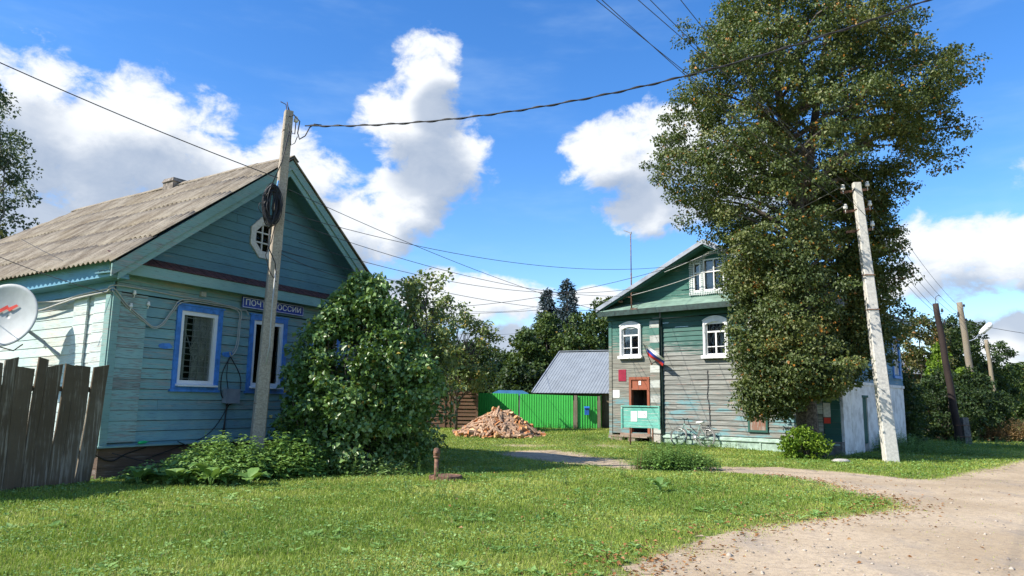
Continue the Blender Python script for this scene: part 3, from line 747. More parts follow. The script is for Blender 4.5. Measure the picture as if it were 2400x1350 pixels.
mb = MB(); mb.box(3.50, 3.92, 3.40, 3.80, 6.4, 7.33); mb.hexa([(3.47, 3.37, 7.33), (3.95, 3.37, 7.33), (3.95, 3.83, 7.33), (3.47, 3.83, 7.33), (3.50, 3.40, 7.43), (3.92, 3.41, 7.45), (3.90, 3.79, 7.42), (3.52, 3.80, 7.44)])
mb.build('chimney', 'brick_chim', h1)
for i, x in enumerate(WINX):
    window_h1(h1, x, 1.78, 3.32, 0.94, None)
# the old house has sunk a little toward its rear
# blue paint smears beside the windows
for (x0, x1, z0, z1) in ((0.98, 1.32, 2.46, 2.62), (2.55, 2.90, 2.40, 2.55)):
    pts = []; n = 12
    for i in range(n): a = 2 * pi * i / n; pts.append(((x0 + x1) / 2 + (x1 - x0) / 2 * cos(a) * random.uniform(.8, 1), (z0 + z1) / 2 + (z1 - z0) / 2 * sin(a) * random.uniform(.6, 1)))
    mb = MB(); mb.prism(pts, -0.052, -0.03); mb.build('paint_smear', 'blue_paint', h1)
# conduits and cables clipped to the front
def cab(name, pts, r, mat, parent, y=-0.09, n=6, sub=5):
    P_ = [Vector((p[0], p[2] if len(p) > 2 else y, p[1])) for p in pts]; out = []
    for i in range(len(P_) - 1):
        p0 = P_[max(i - 1, 0)]; p1 = P_[i]; p2 = P_[i + 1]; p3 = P_[min(i + 2, len(P_) - 1)]
        for k in range(sub):
            t_ = k / sub; out.append(0.5 * ((2 * p1) + (-p0 + p2) * t_ + (2 * p0 - 5 * p1 + 4 * p2 - p3) * t_ ** 2 + (-p0 + 3 * p1 - 3 * p2 + p3) * t_ ** 3))
    out.append(P_[-1]); mb = MB(); mb.smooth = True; mb.tube(out, r, n); return mb.build(name, mat, parent)
cab('wall_conduit', [(-.20, 3.52, -.05), (-.16, 3.60, -.17), (0.46, 3.62), (1.33, 3.59), (2.13, 3.59), (2.84, 3.50), (3.1, 3.50), (3.17, 3.40)], 0.014, 'beige_conduit', h1, y=-.11)
cab('wall_conduit', [(-.20, 3.48, -.05), (-.16, 3.54, -.19), (0.16, 3.28), (0.52, 3.05), (0.77, 2.9), (0.97, 2.99), (1.17, 3.28), (1.4, 3.53), (2.2, 3.55), (2.9, 3.50), (2.94, 3.17), (2.92, 2.67), (2.77, 2.44), (2.71, 2.52)], 0.014, 'beige_conduit', h1, y=-.13)
cab('wall_conduit', [(-.18, 3.50, -.17), (0.18, 3.22), (0.54, 3.0), (0.79, 2.87), (1.0, 2.97), (1.2, 3.26), (1.45, 3.49), (2.2, 3.51), (2.86, 3.46), (2.90, 3.1), (2.88, 2.7), (2.78, 2.5)], 0.011, 'beige_conduit', h1, y=-.125)
for dz in (0, -.05): cab('wall_conduit', [(-.17, 3.54 + dz, -.1), (-.17, 3.50 + dz, .9), (-.16, 3.44 + dz, 1.5), (-.16, 3.50 + dz * 4, 2.5), (-.16, 3.45, 4.5)], 0.02, 'beige_conduit', h1)
cab('wall_cable', [(2.78, 2.42), (2.59, 2.03), (2.61, 1.59), (2.77, 1.34), (2.72, 0.64), (2.76, 0.3)], 0.011, 'black_cable', h1, y=-.08)
cab('wall_cable', [(2.78, 2.42), (3.1, 1.96), (3.06, 1.47), (2.79, 1.30), (2.76, 0.7)], 0.011, 'black_cable', h1, y=-.09)
cab('wall_cable', [(2.72, 2.38), (2.70, 2.0), (2.78, 1.6), (2.72, 1.2), (2.3, 0.72), (1.6, 0.5), (0.9, .30)], 0.009, 'black_cable', h1, y=-.10)
cab('wall_cable', [(0.9, 0.52), (0.5, 0.42), (0.2, 0.30), (-.15, 0.44)], 0.012, 'black_cable', h1, y=-.06)
cab('wall_cable', [(1.5, 0.62), (1.9, 0.40), (1.1, 0.22), (0.1, 0.46)], 0.009, 'black_cable', h1, y=-.21)
mb = MB(); mb.box(2.66, 3.03, -0.17, -0.045, 1.40, 1.70); mb.box(2.65, 3.04, -0.185, -0.17, 1.39, 1.71)
jb = mb.build('junction_box', 'eave_metal', h1)
mb = MB(); mb.box(1.83, 1.95, -0.16, -0.082, 3.66, 3.76); mb.build('lamp_sensor', 'beige_conduit', h1)
for (x, z) in ((0.30, 3.48), (0.25, 3.22), (0.62, 3.30)):
    mb = MB(); mb.smooth = True
    mb.tube([(x, -0.02, z - .05), (x, -0.13, z - 0.05), (x, -0.14, z)], 0.009); mb.lathe([(0.02, 0), (0.032, .01), (0.034, .05), (0.02, .055), (0.026, .065), (0.025, .085), (0.01, .09)], (x, -0.14, z), 12)
    mb.build('insulator', 'porcelain', h1)
mb = MB(); mb.smooth = True; mb.lathe([(0.022, 0), (0.03, .02), (.03, .16), (.012, .2), (.012, .24)], (0.62, -0.215, 0.63), 10, axis=(1, 0.1, 0.05))
tag(mb.build('bottle', 'green_bottle'), 'small green plastic bottle lying on the ledge above the plinth of the teal house', 'bottle').matrix_world = Matrix.Translation((-7.66, 13.88, 0)) @ Matrix.Rotation(radians(62), 4, 'Z')

# post sign (two plates, one reading)
def text_obj(txt, size, mat, ext=0.003):
    cu = bpy.data.curves.new('lettering', 'FONT'); cu.body = txt; cu.size = size; cu.extrude = ext; cu.align_x = 'CENTER'; cu.align_y = 'CENTER'
    tmp = bpy.data.objects.new('lettering', cu); COL.objects.link(tmp)
    bpy.context.view_layer.update()
    me = bpy.data.meshes.new_from_object(tmp.evaluated_get(bpy.context.evaluated_depsgraph_get()))
    bpy.data.objects.remove(tmp)
    me.materials.clear(); me.materials.append(MATS[mat])
    o = bpy.data.objects.new('lettering', me); COL.objects.link(o); return o
sg = empty('name_sign', h1.matrix_world @ Vector((0, 0, 0)), 0, 'long blue enamel sign with white Cyrillic capitals above the middle window', 'sign')
sg.location = Vector((-7.66, 13.88, 0)) + Matrix.Rotation(radians(62), 3, 'Z') @ Vector((3.90, -0.17, 3.68)); sg.rotation_euler = (0, 0, radians(62))
mb = MB(); mb.box(-0.97, 0.97, 0.0, 0.025, -0.125, 0.125); mb.build('plate', 'sign_blue', sg)
mb = MB()
mb.box(-0.955, 0.955, -0.003, 0.0, 0.103, 0.113); mb.box(-0.955, 0.955, -0.003, 0, -0.113, -0.103)
mb.box(-0.955, -0.945, -0.003, 0, -0.103, 0.103); mb.box(0.945, 0.955, -0.003, 0, -0.103, 0.103); mb.build('border', 'white_enamel', sg)
tx = text_obj('ПОЧТА РОССИИ', 0.235, 'white_enamel'); tx.parent = sg
wd = max(v.co.x for v in tx.data.vertices) - min(v.co.x for v in tx.data.vertices)
tx.scale = (1.74 / wd, 0.80, 1); tx.rotation_euler = (pi / 2, 0, 0); tx.location = (0, -0.003, 0)

def sag_tree(o):
    for ch in o.children:
        if ch.type == 'MESH' and ch.data.users == 1:
            n_ = len(ch.data.vertices); a_ = np.empty(n_ * 3, dtype=np.float32); ch.data.vertices.foreach_get('co', a_); a_ = a_.reshape(-1, 3)
            a_[:, 2] -= 0.043 * np.clip(a_[:, 1], 0, None) * np.clip(a_[:, 2] / 3.8, 0, 1); ch.data.vertices.foreach_set('co', a_.ravel()); ch.data.update()
        sag_tree(ch)
sag_tree(h1)

# ------------------------------------------------------------------ satellite dish
dish = empty('satellite_dish', (-9.3, 14.50, 2.15), 0, 'large round grey white satellite dish with a red zigzag mark, above the board fence', 'satellite dish')
def dish_pt(M_, r, a, depth): return M_ @ Vector((r * cos(a), r * sin(a), depth))
dn_ = Vector((0.02, -0.98, 0.16)).normalized(); Q = Vector((0, 0, 1)).rotation_difference(dn_).to_matrix().to_4x4()
DC = Vector((-9.83, 14.1, 3.02)) - Vector(dish.location)
mb = MB(Matrix.Translation(DC) @ Q); mb.smooth = True
RD = 0.63; nr, na = 10, 48; vs = []; fs = []
for i in range(nr + 1):
    r = RD * i / nr
    for k in range(na): vs.append((r * cos(2 * pi * k / na), r * sin(2 * pi * k / na), 0.32 * r * r))
for i in range(nr):
    for k in range(na): fs.append((i * na + k, i * na + (k + 1) % na, (i + 1) * na + (k + 1) % na, (i + 1) * na + k))
mb.add(vs, fs); dd = mb.build('reflector', 'dish_white', dish)
md = dd.modifiers.new('thick', 'SOLIDIFY'); md.thickness = 0.015
upd = (Vector((0, 0, 1)) - dn_ * dn_.z).normalized(); rtd = upd.cross(dn_).normalized()
def dloc(u, v, h=0.0): return DC + rtd * u + upd * v + dn_ * (0.32 * (u * u + v * v) + h)
mb = MB(); zz = [(-0.42, -0.03), (-0.20, 0.10), (-0.18, 0.06), (-0.02, 0.15), (0.0, 0.11), (0.26, 0.20)]
up_ = [(-0.30, 0.10), (-.27, .13), (-0.06, 0.17), (-0.03, 0.205), (0.12, 0.19)]
top = [(-0.40, 0.00), (-0.20, 0.15), (-0.17, 0.11), (-0.03, 0.20), (0.00, 0.155), (0.13, 0.215)]
bot = [(-0.43, -0.04), (-0.20, 0.075), (-0.17, 0.035), (-0.03, 0.125), (0.02, 0.085), (0.17, 0.185)]
vs = [dloc(u * 1.1, v * 1.1, 0.03) for u, v in top] + [dloc(u * 1.1, v * 1.1, 0.03) for u, v in bot]
mb.add(vs, [(i, i + 1, i + 7, i + 6) for i in range(5)]); mb.build('emblem', 'red_mark', dish)
mb = MB(); mb.smooth = True
foc = DC + dn_ * 0.62 - upd * 0.02
mb.tube([dloc(0.0, -0.56), foc - upd * .05], 0.012); mb.tube([dloc(-0.5, 0.1), foc - upd * .05], 0.006); mb.lathe([(0.02, 0), (0.035, .02), (.035, .10), (.02, .12)], foc, 12, axis=-dn_)
mb.build('feed_arm', 'eave_metal', dish)
mb = MB()
mb.beam(DC - dn_ * 0.05, Vector((0.42, .18, 0.02)), 0.05, 0.05); mb.beam(DC - dn_ * 0.05, Vector((-.2, .5, 0.35)), 0.045, 0.045)
mb.beam(Vector((0.42, .18, -.06)), Vector((0.42, .18, 0.1)), 0.05, 0.08); mb.beam(Vector((0.30, .40, 0.02)), Vector((0.42, .18, 0.02)), .04, .04); mb.beam(Vector((-.2, .3, 0.35)), Vector((-.2, .62, 0.35)), .05, .05)
mb.beam(DC - dn_ * 0.04 + rtd * .3, DC - dn_ * 0.04 - rtd * .3, 0.04, 0.03); mb.build('bracket', 'steel_grey', dish)
mb = MB(); mb.smooth = True
mb.tube([foc, foc - upd * .35 - dn_ * .1, DC - upd * .62 + dn_ * .1, DC - upd * .68 - rtd * .0 + rtd * .25, DC - upd * .55 + rtd * .4], 0.012); mb.build('cable', 'black_cable', dish)

# ------------------------------------------------------------------ board fence at left
fn = empty('board_fence', (-7.9, 11.7, 0), 0, 'weathered dark board fence with uneven leaning planks at the left edge', 'fence')
F0 = Vector((-8.55, 9.35)); F1 = Vector((-7.42, 13.15)); fd = (F1 - F0).normalized(); fnr = Vector((fd.y, -fd.x))
k = 0
specs = [(.24 + .05 * (i_ % 3), 1.98 + .03 * (i_ % 4), .01) for i_ in range(1)] + [(.26, 2.0, -.01), (.25, 2.06, .02), (.28, 1.96, .0), (.25, 2.08, .03), (.26, 1.99, .0), (.22, 2.07, .03), (.29, 1.98, .02), (.20, 2.08, .075), (.28, 2.01, .05), (.24, 2.06, .12), (.29, 1.99, .10), (.33, 2.06, .19)]
L = sum(q[0] for q in specs); F0 = F1 - fd * (L - .03); s = 0.0
for (w, h, lean) in specs:
    if s + w > L + 0.1: break
    p = F0 + fd * s; q = F0 + fd * (s + w + 0.012)
    tw = random.uniform(-.03, .03); mb = MB()
    o = Vector((fn.location.x, fn.location.y, 0))
    ns = 7; vs = []
    for i in range(ns):
        t_ = i / (ns - 1); z = -0.1 + (h + .1) * t_; sh2 = lean * t_ + 0.012 * sin(t_ * 5 + k)
        wig = 0.010 * sin(t_ * 7 + k * 2)
        for (base, sgn) in ((p, 0), (q, 1)):
            e = fd * (sh2 + (wig if sgn else -wig * .5)); zz_ = z + (0.05 * sin(k * 4.1 + sgn * 1.4) if i == ns - 1 else 0)
            for th in (0.014 + tw * (sgn - .5), -0.012 + tw * (sgn - .5)):
                vs.append((base.x + e.x + fnr.x * th - o.x, base.y + e.y + fnr.y * th - o.y, zz_))
    fs = []
    for i in range(ns - 1):
        a = i * 4; b_ = a + 4
        fs += [(a, a + 2, b_ + 2, b_), (a + 1, b_ + 1, b_ + 3, a + 3), (a, b_, b_ + 1, a + 1), (a + 2, a + 3, b_ + 3, b_ + 2)]
    fs += [(0, 1, 3, 2), (ns * 4 - 4, ns * 4 - 2, ns * 4 - 1, ns * 4 - 3)]
    mb.add(vs, fs); mb.build('board', 'old_wood', fn)
    s += w; k += 1
mb = MB()
for z in (0.55, 1.62):
    a = F0 - fnr * 0.04; b_ = F1 - fnr * 0.04
    mb.beam((a.x + 7.9, a.y - 11.7, z), (b_.x + 7.9, b_.y - 11.7, z), 0.05, 0.09)
mb.build('rail', 'old_wood', fn)

# ================================================================== HOUSE 2 (green, two storeys)
h2 = empty('two_storey_house', (4.07, 28.83, 0), radians(-42), 'two storey log house with peeling green and grey boards and white windows', 'house')
W2, LEN2 = 8.5, 7.3
def r2(u):   # underside of roof at the facade
    return 7.28 - (4.3 - u) * 0.462 if u < 4.3 else 7.28 - (u - 4.3) * 0.56
WH = [(0.57, 1.31, 3.36, 4.48), (4.05, 4.79, 3.28, 4.48), (5.75, 6.49, 3.28, 4.48)]
dr = (0.84, 1.74, 0.44, 2.52)
mb = MB(); plank_rows(mb, 2.2, W2, 0.45, 4.74, 0.178, thick=0.045, lap=0.03, gap=0.010, holes=WH[1:], joints=.25)
mb.build('front_wall', 'h2_front', h2)
mb = MB(); plank_rows(mb, 0, 1.80, 0.40, 4.74, 0.145, y0=-0.15, thick=0.04, lap=0.006, holes=[WH[0], dr], joints=.1)
mb.build('entrance_bay', 'h2_bay', h2)
mb = MB(); mb.box(-0.08, 0.06, -0.225, 0.10, 0.05, 4.7); mb.box(-0.02, 0.0, -0.14, 0.0, 0.3, 4.7); mb.build('corner_board', 'h2_bay', h2)
def pil(x0, x1, y0, light0):
    z = 0.44; k = light0
    while z < 4.50:
        b_ = MB(); b_.box(x0, x1, y0 - 0.04 - .008 * random.random(), y0, z, z + 0.272); b_.build('quoin_board', 'h2_pilw' if k % 2 else 'h2_bay', h2); z += 0.28; k += 1
pil(1.80, 2.20, -0.20, 1); pil(7.62, 8.0, -0.09, 0)
mb = MB(); mb.box(1.80, 2.19, -0.199, 0.0, 0.42, 4.72); mb.box(7.62, 8.0, -0.089, 0, 0.42, 4.72); mb.build('pilaster_core', 'h2_green', h2)
mb = MB(); plank_rows(mb, 8.02, W2 + 0.03, 0.42, 4.42, 0.20, y0=-0.06, thick=0.035, lap=.005); mb.build('corner_board', 'h2_green', h2)
# frieze and pent roof
mb = MB(); plank_rows(mb, -0.10, 2.24, 4.74, 4.98, 0.24, y0=-0.24, thick=0.03); plank_rows(mb, 2.24, W2 + 0.12, 4.72, 4.98, 0.26, y0=-0.14, thick=0.03)
mb.build('frieze', 'h2_green', h2)
mb = MB(); mb.box(-0.28, W2 + 0.3, -0.62, -0.03, 4.985, 5.03); mb.box(-0.30, W2 + 0.32, -0.655, -0.62, 4.88, 5.07)
mb.build('cornice', 'fascia_dark', h2)
mb = MB(); mb.box(2.203, 2.255, -.16, -.05, .42, 4.72); mb.build('dark_gap_strip', 'fascia_dark', h2)  # dark strip put in for the black line beside the entrance bay
mb = MB(); mb.hexa([(-0.2, -0.66, 5.075), (W2 + .3, -0.66, 5.075), (W2 + .3, -0.03, 5.40), (0.1, -0.03, 5.40), (-0.2, -0.66, 5.09), (W2 + .3, -0.66, 5.09), (W2 + .3, -0.03, 5.42), (0.1, -0.03, 5.42)]); mb.build('pent_roof', 'mint_metal', h2)
GH = [(3.56, 5.20, 5.62, 6.72)]
mb = MB(); plank_rows(mb, 0, W2, 5.36, 7.2, 0.19, y0=0, thick=0.03, holes=GH, clip=lambda z: (4.3 - (7.28 - z) / 0.462, 4.3 + (7.28 - z) / 0.56)); mb.build('gable', 'h2_gable', h2)
# attic triple window with fretwork surround
aw = MB()
aw.box(3.44, 3.56, -0.07, 0, 5.55, 6.80); aw.box(5.20, 5.32, -0.07, 0, 5.55, 6.80); aw.box(3.40, 5.36, -0.085, 0, 5.50, 5.60)
aw.box(3.44, 3.97, -0.068, 0, 6.70, 6.82); aw.box(4.79, 5.32, -0.068, 0, 6.70, 6.82)
ap = arch_pts(3.92, 4.84, 6.72, 0.22); ap2 = arch_pts(3.88, 4.88, 6.82, 0.26)
for i in range(10):
    aw.hexa([(ap[i][0], -0.09, ap[i][1]), (ap[i + 1][0], -0.09, ap[i + 1][1]), (ap[i + 1][0], 0, ap[i + 1][1]), (ap[i][0], 0, ap[i][1]), (ap2[i][0], -0.09, ap2[i][1]), (ap2[i + 1][0], -0.09, ap2[i + 1][1]), (ap2[i + 1][0], 0, ap2[i + 1][1]), (ap2[i][0], 0, ap2[i][1])])
for x in (3.92, 4.84): aw.box(x - 0.05, x + 0.05, -0.075, 0, 5.60, 6.74)
n = 26
for i in range(n): # fret teeth
    x = 3.42 + 1.9 * i / n; aw.prism([(x, 5.50), (x + 0.035, 5.44), (x + 0.07, 5.50)], -0.08, -0.05)
for i in range(15):
    z = 5.58 + 1.2 * i / 15
    for x, sg_ in ((3.44, -1), (5.32, 1)): aw.prism([(x, z), (x + sg_ * 0.045, z + 0.035), (x, z + 0.07)], -0.07, -0.045)
awo = aw.build('attic_window', 'fretwork', h2); awo['label'] = 'three light attic window with white fretwork surround'
mb = MB()
for (a, b_, tp) in ((3.57, 3.86, 6.68), (3.98, 4.78, 6.78), (4.90, 5.19, 6.68)):
    t_ = 0.045
    mb.box(a, a + t_, -0.05, 0.05, 5.60, tp); mb.box(b_ - t_, b_, -0.05, 0.05, 5.60, tp); mb.box(a + t_, b_ - t_, -0.048, 0.05, 5.60, 5.66); mb.box(a + t_, b_ - t_, -0.048, 0.05, tp - 0.05, tp)
    mb.box(a + t_, b_ - t_, -0.04, 0.04, 6.28, 6.32)
mb.box(4.36, 4.40, -0.04, 0.04, 5.66, 6.28); mb.box(4.36, 4.40, -0.04, 0.04, 6.32, 6.75)
mb.build('frame', 'white_paint', awo)
mb = MB(); mb.box(3.57, 5.19, 0.03, 0.036, 5.6, 6.8); mb.build('pane', 'glass', awo)
mb = MB(); mb.box(3.60, 3.84, 0.12, 0.13, 5.9, 6.7); mb.box(4.0, 4.3, 0.12, 0.13, 5.62, 6.7); mb.build('curtain', 'curtain', awo)
mb = MB(); mb.box(3.3, 5.4, 0.5, 0.52, 5.4, 7.0); mb.build('attic_dark', 'room_dark', awo)

def window_h2(x0, x1, z0, z1, yo, kind, label):
    """arched-head white window, trims proud of the boards; yo = wall face"""
    b = MB(); rise = 0.10
    b.box(x0 - 0.10, x0, yo - 0.085, yo + 0.02, z0 - 0.02, z1); b.box(x1, x1 + 0.10, yo - 0.085, yo + 0.02, z0 - 0.02, z1)
    lo = arch_pts(x0, x1, z1 - 0.12, rise); hi = arch_pts(x0 - 0.10, x1 + 0.10, z1, rise + 0.05)
    for i in range(10): b.hexa([(lo[i][0], yo - 0.087, lo[i][1]), (lo[i + 1][0], yo - 0.087, lo[i + 1][1]), (lo[i + 1][0], yo + .02, lo[i + 1][1]), (lo[i][0], yo + .02, lo[i][1]), (hi[i][0], yo - 0.087, hi[i][1]), (hi[i + 1][0], yo - 0.087, hi[i + 1][1]), (hi[i + 1][0], yo + .02, hi[i + 1][1]), (hi[i][0], yo + .02, hi[i][1])])
    hi2 = arch_pts(x0 - 0.12, x1 + 0.12, z1 + .03, rise + 0.06)
    for i in range(10): b.hexa([(hi[i][0], yo - 0.11, hi[i][1]), (hi[i + 1][0], yo - 0.11, hi[i + 1][1]), (hi[i + 1][0], yo + .02, hi[i + 1][1]), (hi[i][0], yo + .02, hi[i][1]), (hi2[i][0], yo - 0.11, hi2[i][1]), (hi2[i + 1][0], yo - 0.11, hi2[i + 1][1]), (hi2[i + 1][0], yo + .02, hi2[i + 1][1]), (hi2[i][0], yo + .02, hi2[i][1])])
    b.box(x0 - 0.06, x0 - 0.02, yo - 0.11, yo - 0.085, z0, z1 - .06); b.box(x1 + 0.02, x1 + 0.06, yo - 0.11, yo - 0.085, z0, z1 - .06)
    w = b.build('window', 'white_paint', h2); w['label'] = label
    s = MB(); s.box(x0 - 0.17, x1 + 0.17, yo - 0.14, yo + 0.02, z0 - 0.10, z0 - 0.02); s.box(x0 - 0.15, x1 + 0.15, yo - 0.16, yo + 0.02, z0 - 0.135, z0 - 0.102); s.build('sill', 'white_paint', w)
    f = MB(); t_ = 0.04; zt = z0 + (z1 - z0) * 0.66; xc = (x0 + x1) / 2; fy0, fy1 = yo - 0.02, yo + 0.06
    f.box(x0, x0 + t_, fy0, fy1, z0 - .02, z1 - .02); f.box(x1 - t_, x1, fy0, fy1, z0 - .02, z1 - .02); f.box(x0 + t_, x1 - t_, fy0 + .002, fy1, z0 - .02, z0 + 0.04)
    f.box(x0 + t_, x1 - t_, fy0 + .002, fy1, zt, zt + 0.055); f.box(xc - 0.028, xc + 0.028, fy0 + .004, fy1, z0 + .04, zt); f.box(x0 + t_, x1 - t_, fy0 + .002, fy1, z1 - 0.10, z1 + .06)
    f.box(x0 + t_, xc - .028, fy0 + .006, fy1, z0 + 0.27, z0 + 0.30); f.box(xc + .028, x1 - t_, fy0 + .006, fy1, z0 + 0.27, z0 + 0.30)
    f.build('frame', 'white_paint', w)
    g = MB(); g.box(x0 + .02, x1 - .02, yo + 0.03, yo + 0.036, z0, z1); g.build('pane', 'glass', w)
    d = MB(); d.box(x0 - .3, x1 + .3, yo + 0.75, yo + .77, z0 - .3, z1 + .3); d.box(x0 - .3, x0 - .28, yo + .07, yo + .75, z0 - .3, z1 + .3); d.box(x1 + .28, x1 + .3, yo + .07, yo + .75, z0 - .3, z1 + .3)
    d.box(x0 - .3, x1 + .3, yo + .07, yo + .75, z0 - .32, z0 - .3); d.box(x0 - .3, x1 + .3, yo + .07, yo + .75, z1 + .3, z1 + .32); d.build('room_behind', 'room_dark', w)
    c = MB()
    if kind == 'screen':
        c.box(x0 + .04, x0 + .25, yo + 0.10, yo + .11, zt + .05, z1 + .02); c.build('blind', 'curtain', w)
        c2 = MB(); c2.box(x0 + .26, x1 - .03, yo + 0.10, yo + .11, zt + .05, z1 + .02); o_ = c2.build('blind', 'curtain_sand', w); o_['label'] = 'sand coloured blind in the upper light'
        c3 = MB(); c3.box(x0 + .04, xc - .02, yo + 0.10, yo + .11, z0, zt); c3.build('net_curtain', 'curtain', w)
    else:
        q = MB(); yy = yo + 0.09
        for xx in np.linspace(x0 + .08, x1 - .08, 5): q.beam((xx, yy, z0), (xx, yy, z1), .012, .012)
        for xx in (x0 + .25, x1 - .25):
            for (dx, dz) in ((.13, 0), (-.13, 0)):
                q.beam((xx, yy, z0 + .30), (xx + dx, yy, z0 + .52), .014, .014); q.beam((xx + dx, yy, z0 + .52), (xx, yy, z0 + .80), .014, .014)
            for k in range(8):
                a0, a1 = 2 * pi * k / 8, 2 * pi * (k + 1) / 8
                q.beam((xx + .09 * cos(a0), yy, z1 - .27 + .09 * sin(a0)), (xx + .09 * cos(a1), yy, z1 - .27 + .09 * sin(a1)), .012, .012)
        q.build('grille', 'grille', w)
        n = 16; vs = []; c.smooth = True
        for i in range(n + 1): xx = x1 - .05 - .28 * i / n; vs += [(xx, yo + .22 + .02 * sin(i * 2), z0), (xx, yo + .22 + .02 * sin(i * 2), z1)]
        c.add(vs, [(2 * i, 2 * i + 2, 2 * i + 3, 2 * i + 1) for i in range(n)]); c.build('curtain', 'curtain', w)
    return w
window_h2(*WH[0], -0.19, 'screen', 'white arched window over the door, with a sand coloured blind')
window_h2(*WH[1], -0.075, 'grille', 'white arched window with scrolled grille below the attic window')
window_h2(*WH[2], -0.075, 'grille', 'white arched window half hidden by the big tree')
# door
d = MB(); yo = -0.19
d.box(dr[0], dr[0] + .10, yo - .04, yo + .12, dr[2] - .04, dr[3]); d.box(dr[1] - .10, dr[1], yo - .04, yo + .12, dr[2] - .04, dr[3]); d.box(dr[0] + .1, dr[1] - .1, yo - .038, yo + .12, dr[3] - .10, dr[3])
d.box(dr[0] + .1, dr[1] - .1, yo - .02, yo + .12, 2.04, 2.10); do = d.build('doorway', 'door_red', h2)
d = MB(); d.box(dr[0] + .1, dr[1] - .1, yo + .01, yo + .04, 2.10, 2.42); d.box(dr[0] + .12, dr[1] - .12, yo - .005, yo + .01, 2.38, 2.41); d.build('transom', 'door_red', do)
d = MB(); d.box(dr[0] - .1, dr[1] + .1, yo + 1.0, yo + 1.02, 0.2, 2.6); d.box(dr[0] - .02, dr[0], yo + .12, yo + 1.0, .2, 2.6); d.box(dr[1], dr[1] + .02, yo + .12, yo + 1.0, .2, 2.6); d.box(dr[0], dr[1], yo + .0, yo + 1.0, .38, .42); d.box(dr[0], dr[1], yo + .12, yo + 1., 2.6, 2.62); d.build('passage', 'room_dark', do)
d = MB(); d.box(1.26, 1.36, yo - .012, yo + .008, 2.22, 2.37); d.build('number_plate', 'paper', do)
d = MB(); d.prism(ngon(1.31, 2.30, .025, 6), yo - .016, yo - .011); d.build('number_mark', 'ink_black', do)
# plinth and steps
mb = MB(); mb.box(2.2, W2 - 0.02, -0.14, 0.2, -0.3, 0.38); mb.hexa([(2.2, -.19, .30), (W2, -.19, .30), (W2, 0, .38), (2.2, 0, .38), (2.2, -.19, .33), (W2, -.19, .33), (W2, 0, .45), (2.2, 0, .45)]); mb.box(3.10, 3.16, -.20, -.14, -.3, .30); mb.box(5.9, 5.96, -.17, -.14, -.3, .29)
mb.build('plinth', 'pale_mint', h2)
mb = MB(); mb.box(-0.1, 0.3, -0.24, 0.2, -.1, .30); mb.box(1.75, 2.22, -.3, .2, -.1, .40); mb.build('plinth_block', 'stone_grey', h2)
mb = MB(); mb.box(0.15, 1.85, -0.62, -0.1, 0.27, 0.33); mb.box(0.25, 0.75, -.60, -.2, .05, .27); mb.box(1.0, 1.3, -.58, -.2, .05, .27); mb.box(.5, 1.8, -.34, -.16, .33, .41); mb.build('steps', 'step_wood', h2)
mb = MB(); mb.box(8.02, 8.55, -.16, .3, -.2, .42); mb.build('plinth_block', 'dark_concrete', h2)
# plaque, notice, posters
mb = MB(); mb.box(.36, .70, -.215, -.197, 2.37, 2.82)
for i in range(6): mb.box(.37 + i * .055, .375 + i * .055, -.219, -.2155, 2.37, 2.82)
mb.build('plaque', 'plaque_red', h2)
mb = MB(); mb.box(.09, .39, -.205, -.198, 1.74, 2.03); nt = mb.build('notice', 'paper', h2)
mb = MB(); mb.box(8.02, 8.24, -.115, -.105, 1.18, 1.62); po = mb.build('poster', 'concrete_white', h2)
mb = MB(); mb.box(8.03, 8.23, -.119, -.108, .98, 1.16); mb.build('red_panel', 'red_mark', po)
# lower shuttered window
mb = MB(); mb.box(5.50, 5.57, -.12, -.02, .66, 1.50); mb.box(6.12, 6.19, -.12, -.02, .66, 1.5); mb.box(5.5, 6.19, -.125, -.02, 1.46, 1.54); mb.box(5.5, 6.19, -.125, -.02, .62, .69); sw = mb.build('shuttered_window', 'h2_green', h2)
mb = MB()
for (z0, z1) in ((.69, 1.06), (1.08, 1.46)): mb.box(5.57, 6.12, -.105, -.03, z0, z1)
mb.build('shutter', 'shutter_rust', sw)
mb = MB(); mb.beam((5.52, -.135, 1.12), (6.0, -.135, 1.32), .02, .06, up=(0, 1, 0)); mb.build('hinge_strap', 'board_teal', sw)
# conduit on the wall
cab('wall_conduit', [(4.05, 2.75, -.09), (4.06, 2.2, -.09), (4.02, 1.8, -.09), (4.08, 1.5, -.09), (4.10, .6, -.09)], .012, 'wire_grey', h2)
# side wall (right): whitewashed lower storey, blue boards above
MR2 = Matrix.Translation((W2, 0, 0)) @ Matrix.Rotation(pi / 2, 4, 'Z')
mb = MB(MR2); SH = [(2.1, 2.62), (4.0, 4.35)]
for a, b_ in ((0.12, 2.1), (2.62, 4.0), (4.35, LEN2)): mb.box(a, b_, -.06, 0.2, -.3, 2.24)
mb.box(2.1, 2.62, -.06, .2, 1.82, 2.24); mb.box(4.0, 4.35, -.06, .2, 1.95, 2.24); mb.box(4.0, 4.35, -.06, .2, -.3, 1.0)
mb.box(0.1, LEN2 + .02, -.10, .0, 2.24, 2.34); mb.box(.9, 1.25, -.072, -.06, .7, 2.0)
mb.build('side_wall', 'whitewash', h2)
mb = MB(MR2); mb.box(2.1, 2.62, -.02, .03, .30, 1.82); mb.box(2.14, 2.58, -.035, -.02, .36, 1.0); mb.box(2.14, 2.58, -.035, -.02, 1.05, 1.76); mb.box(2.06, 2.66, -.09, -.06, 1.82, 1.9); mb.build('side_door', 'h2_green', h2)
mb = MB(MR2); mb.box(4.0, 4.35, .0, .02, 1.0, 1.95); mb.box(4.15, 4.19, -.02, 0, 1.0, 1.95); mb.build('side_window', 'h2_sideblue', h2)
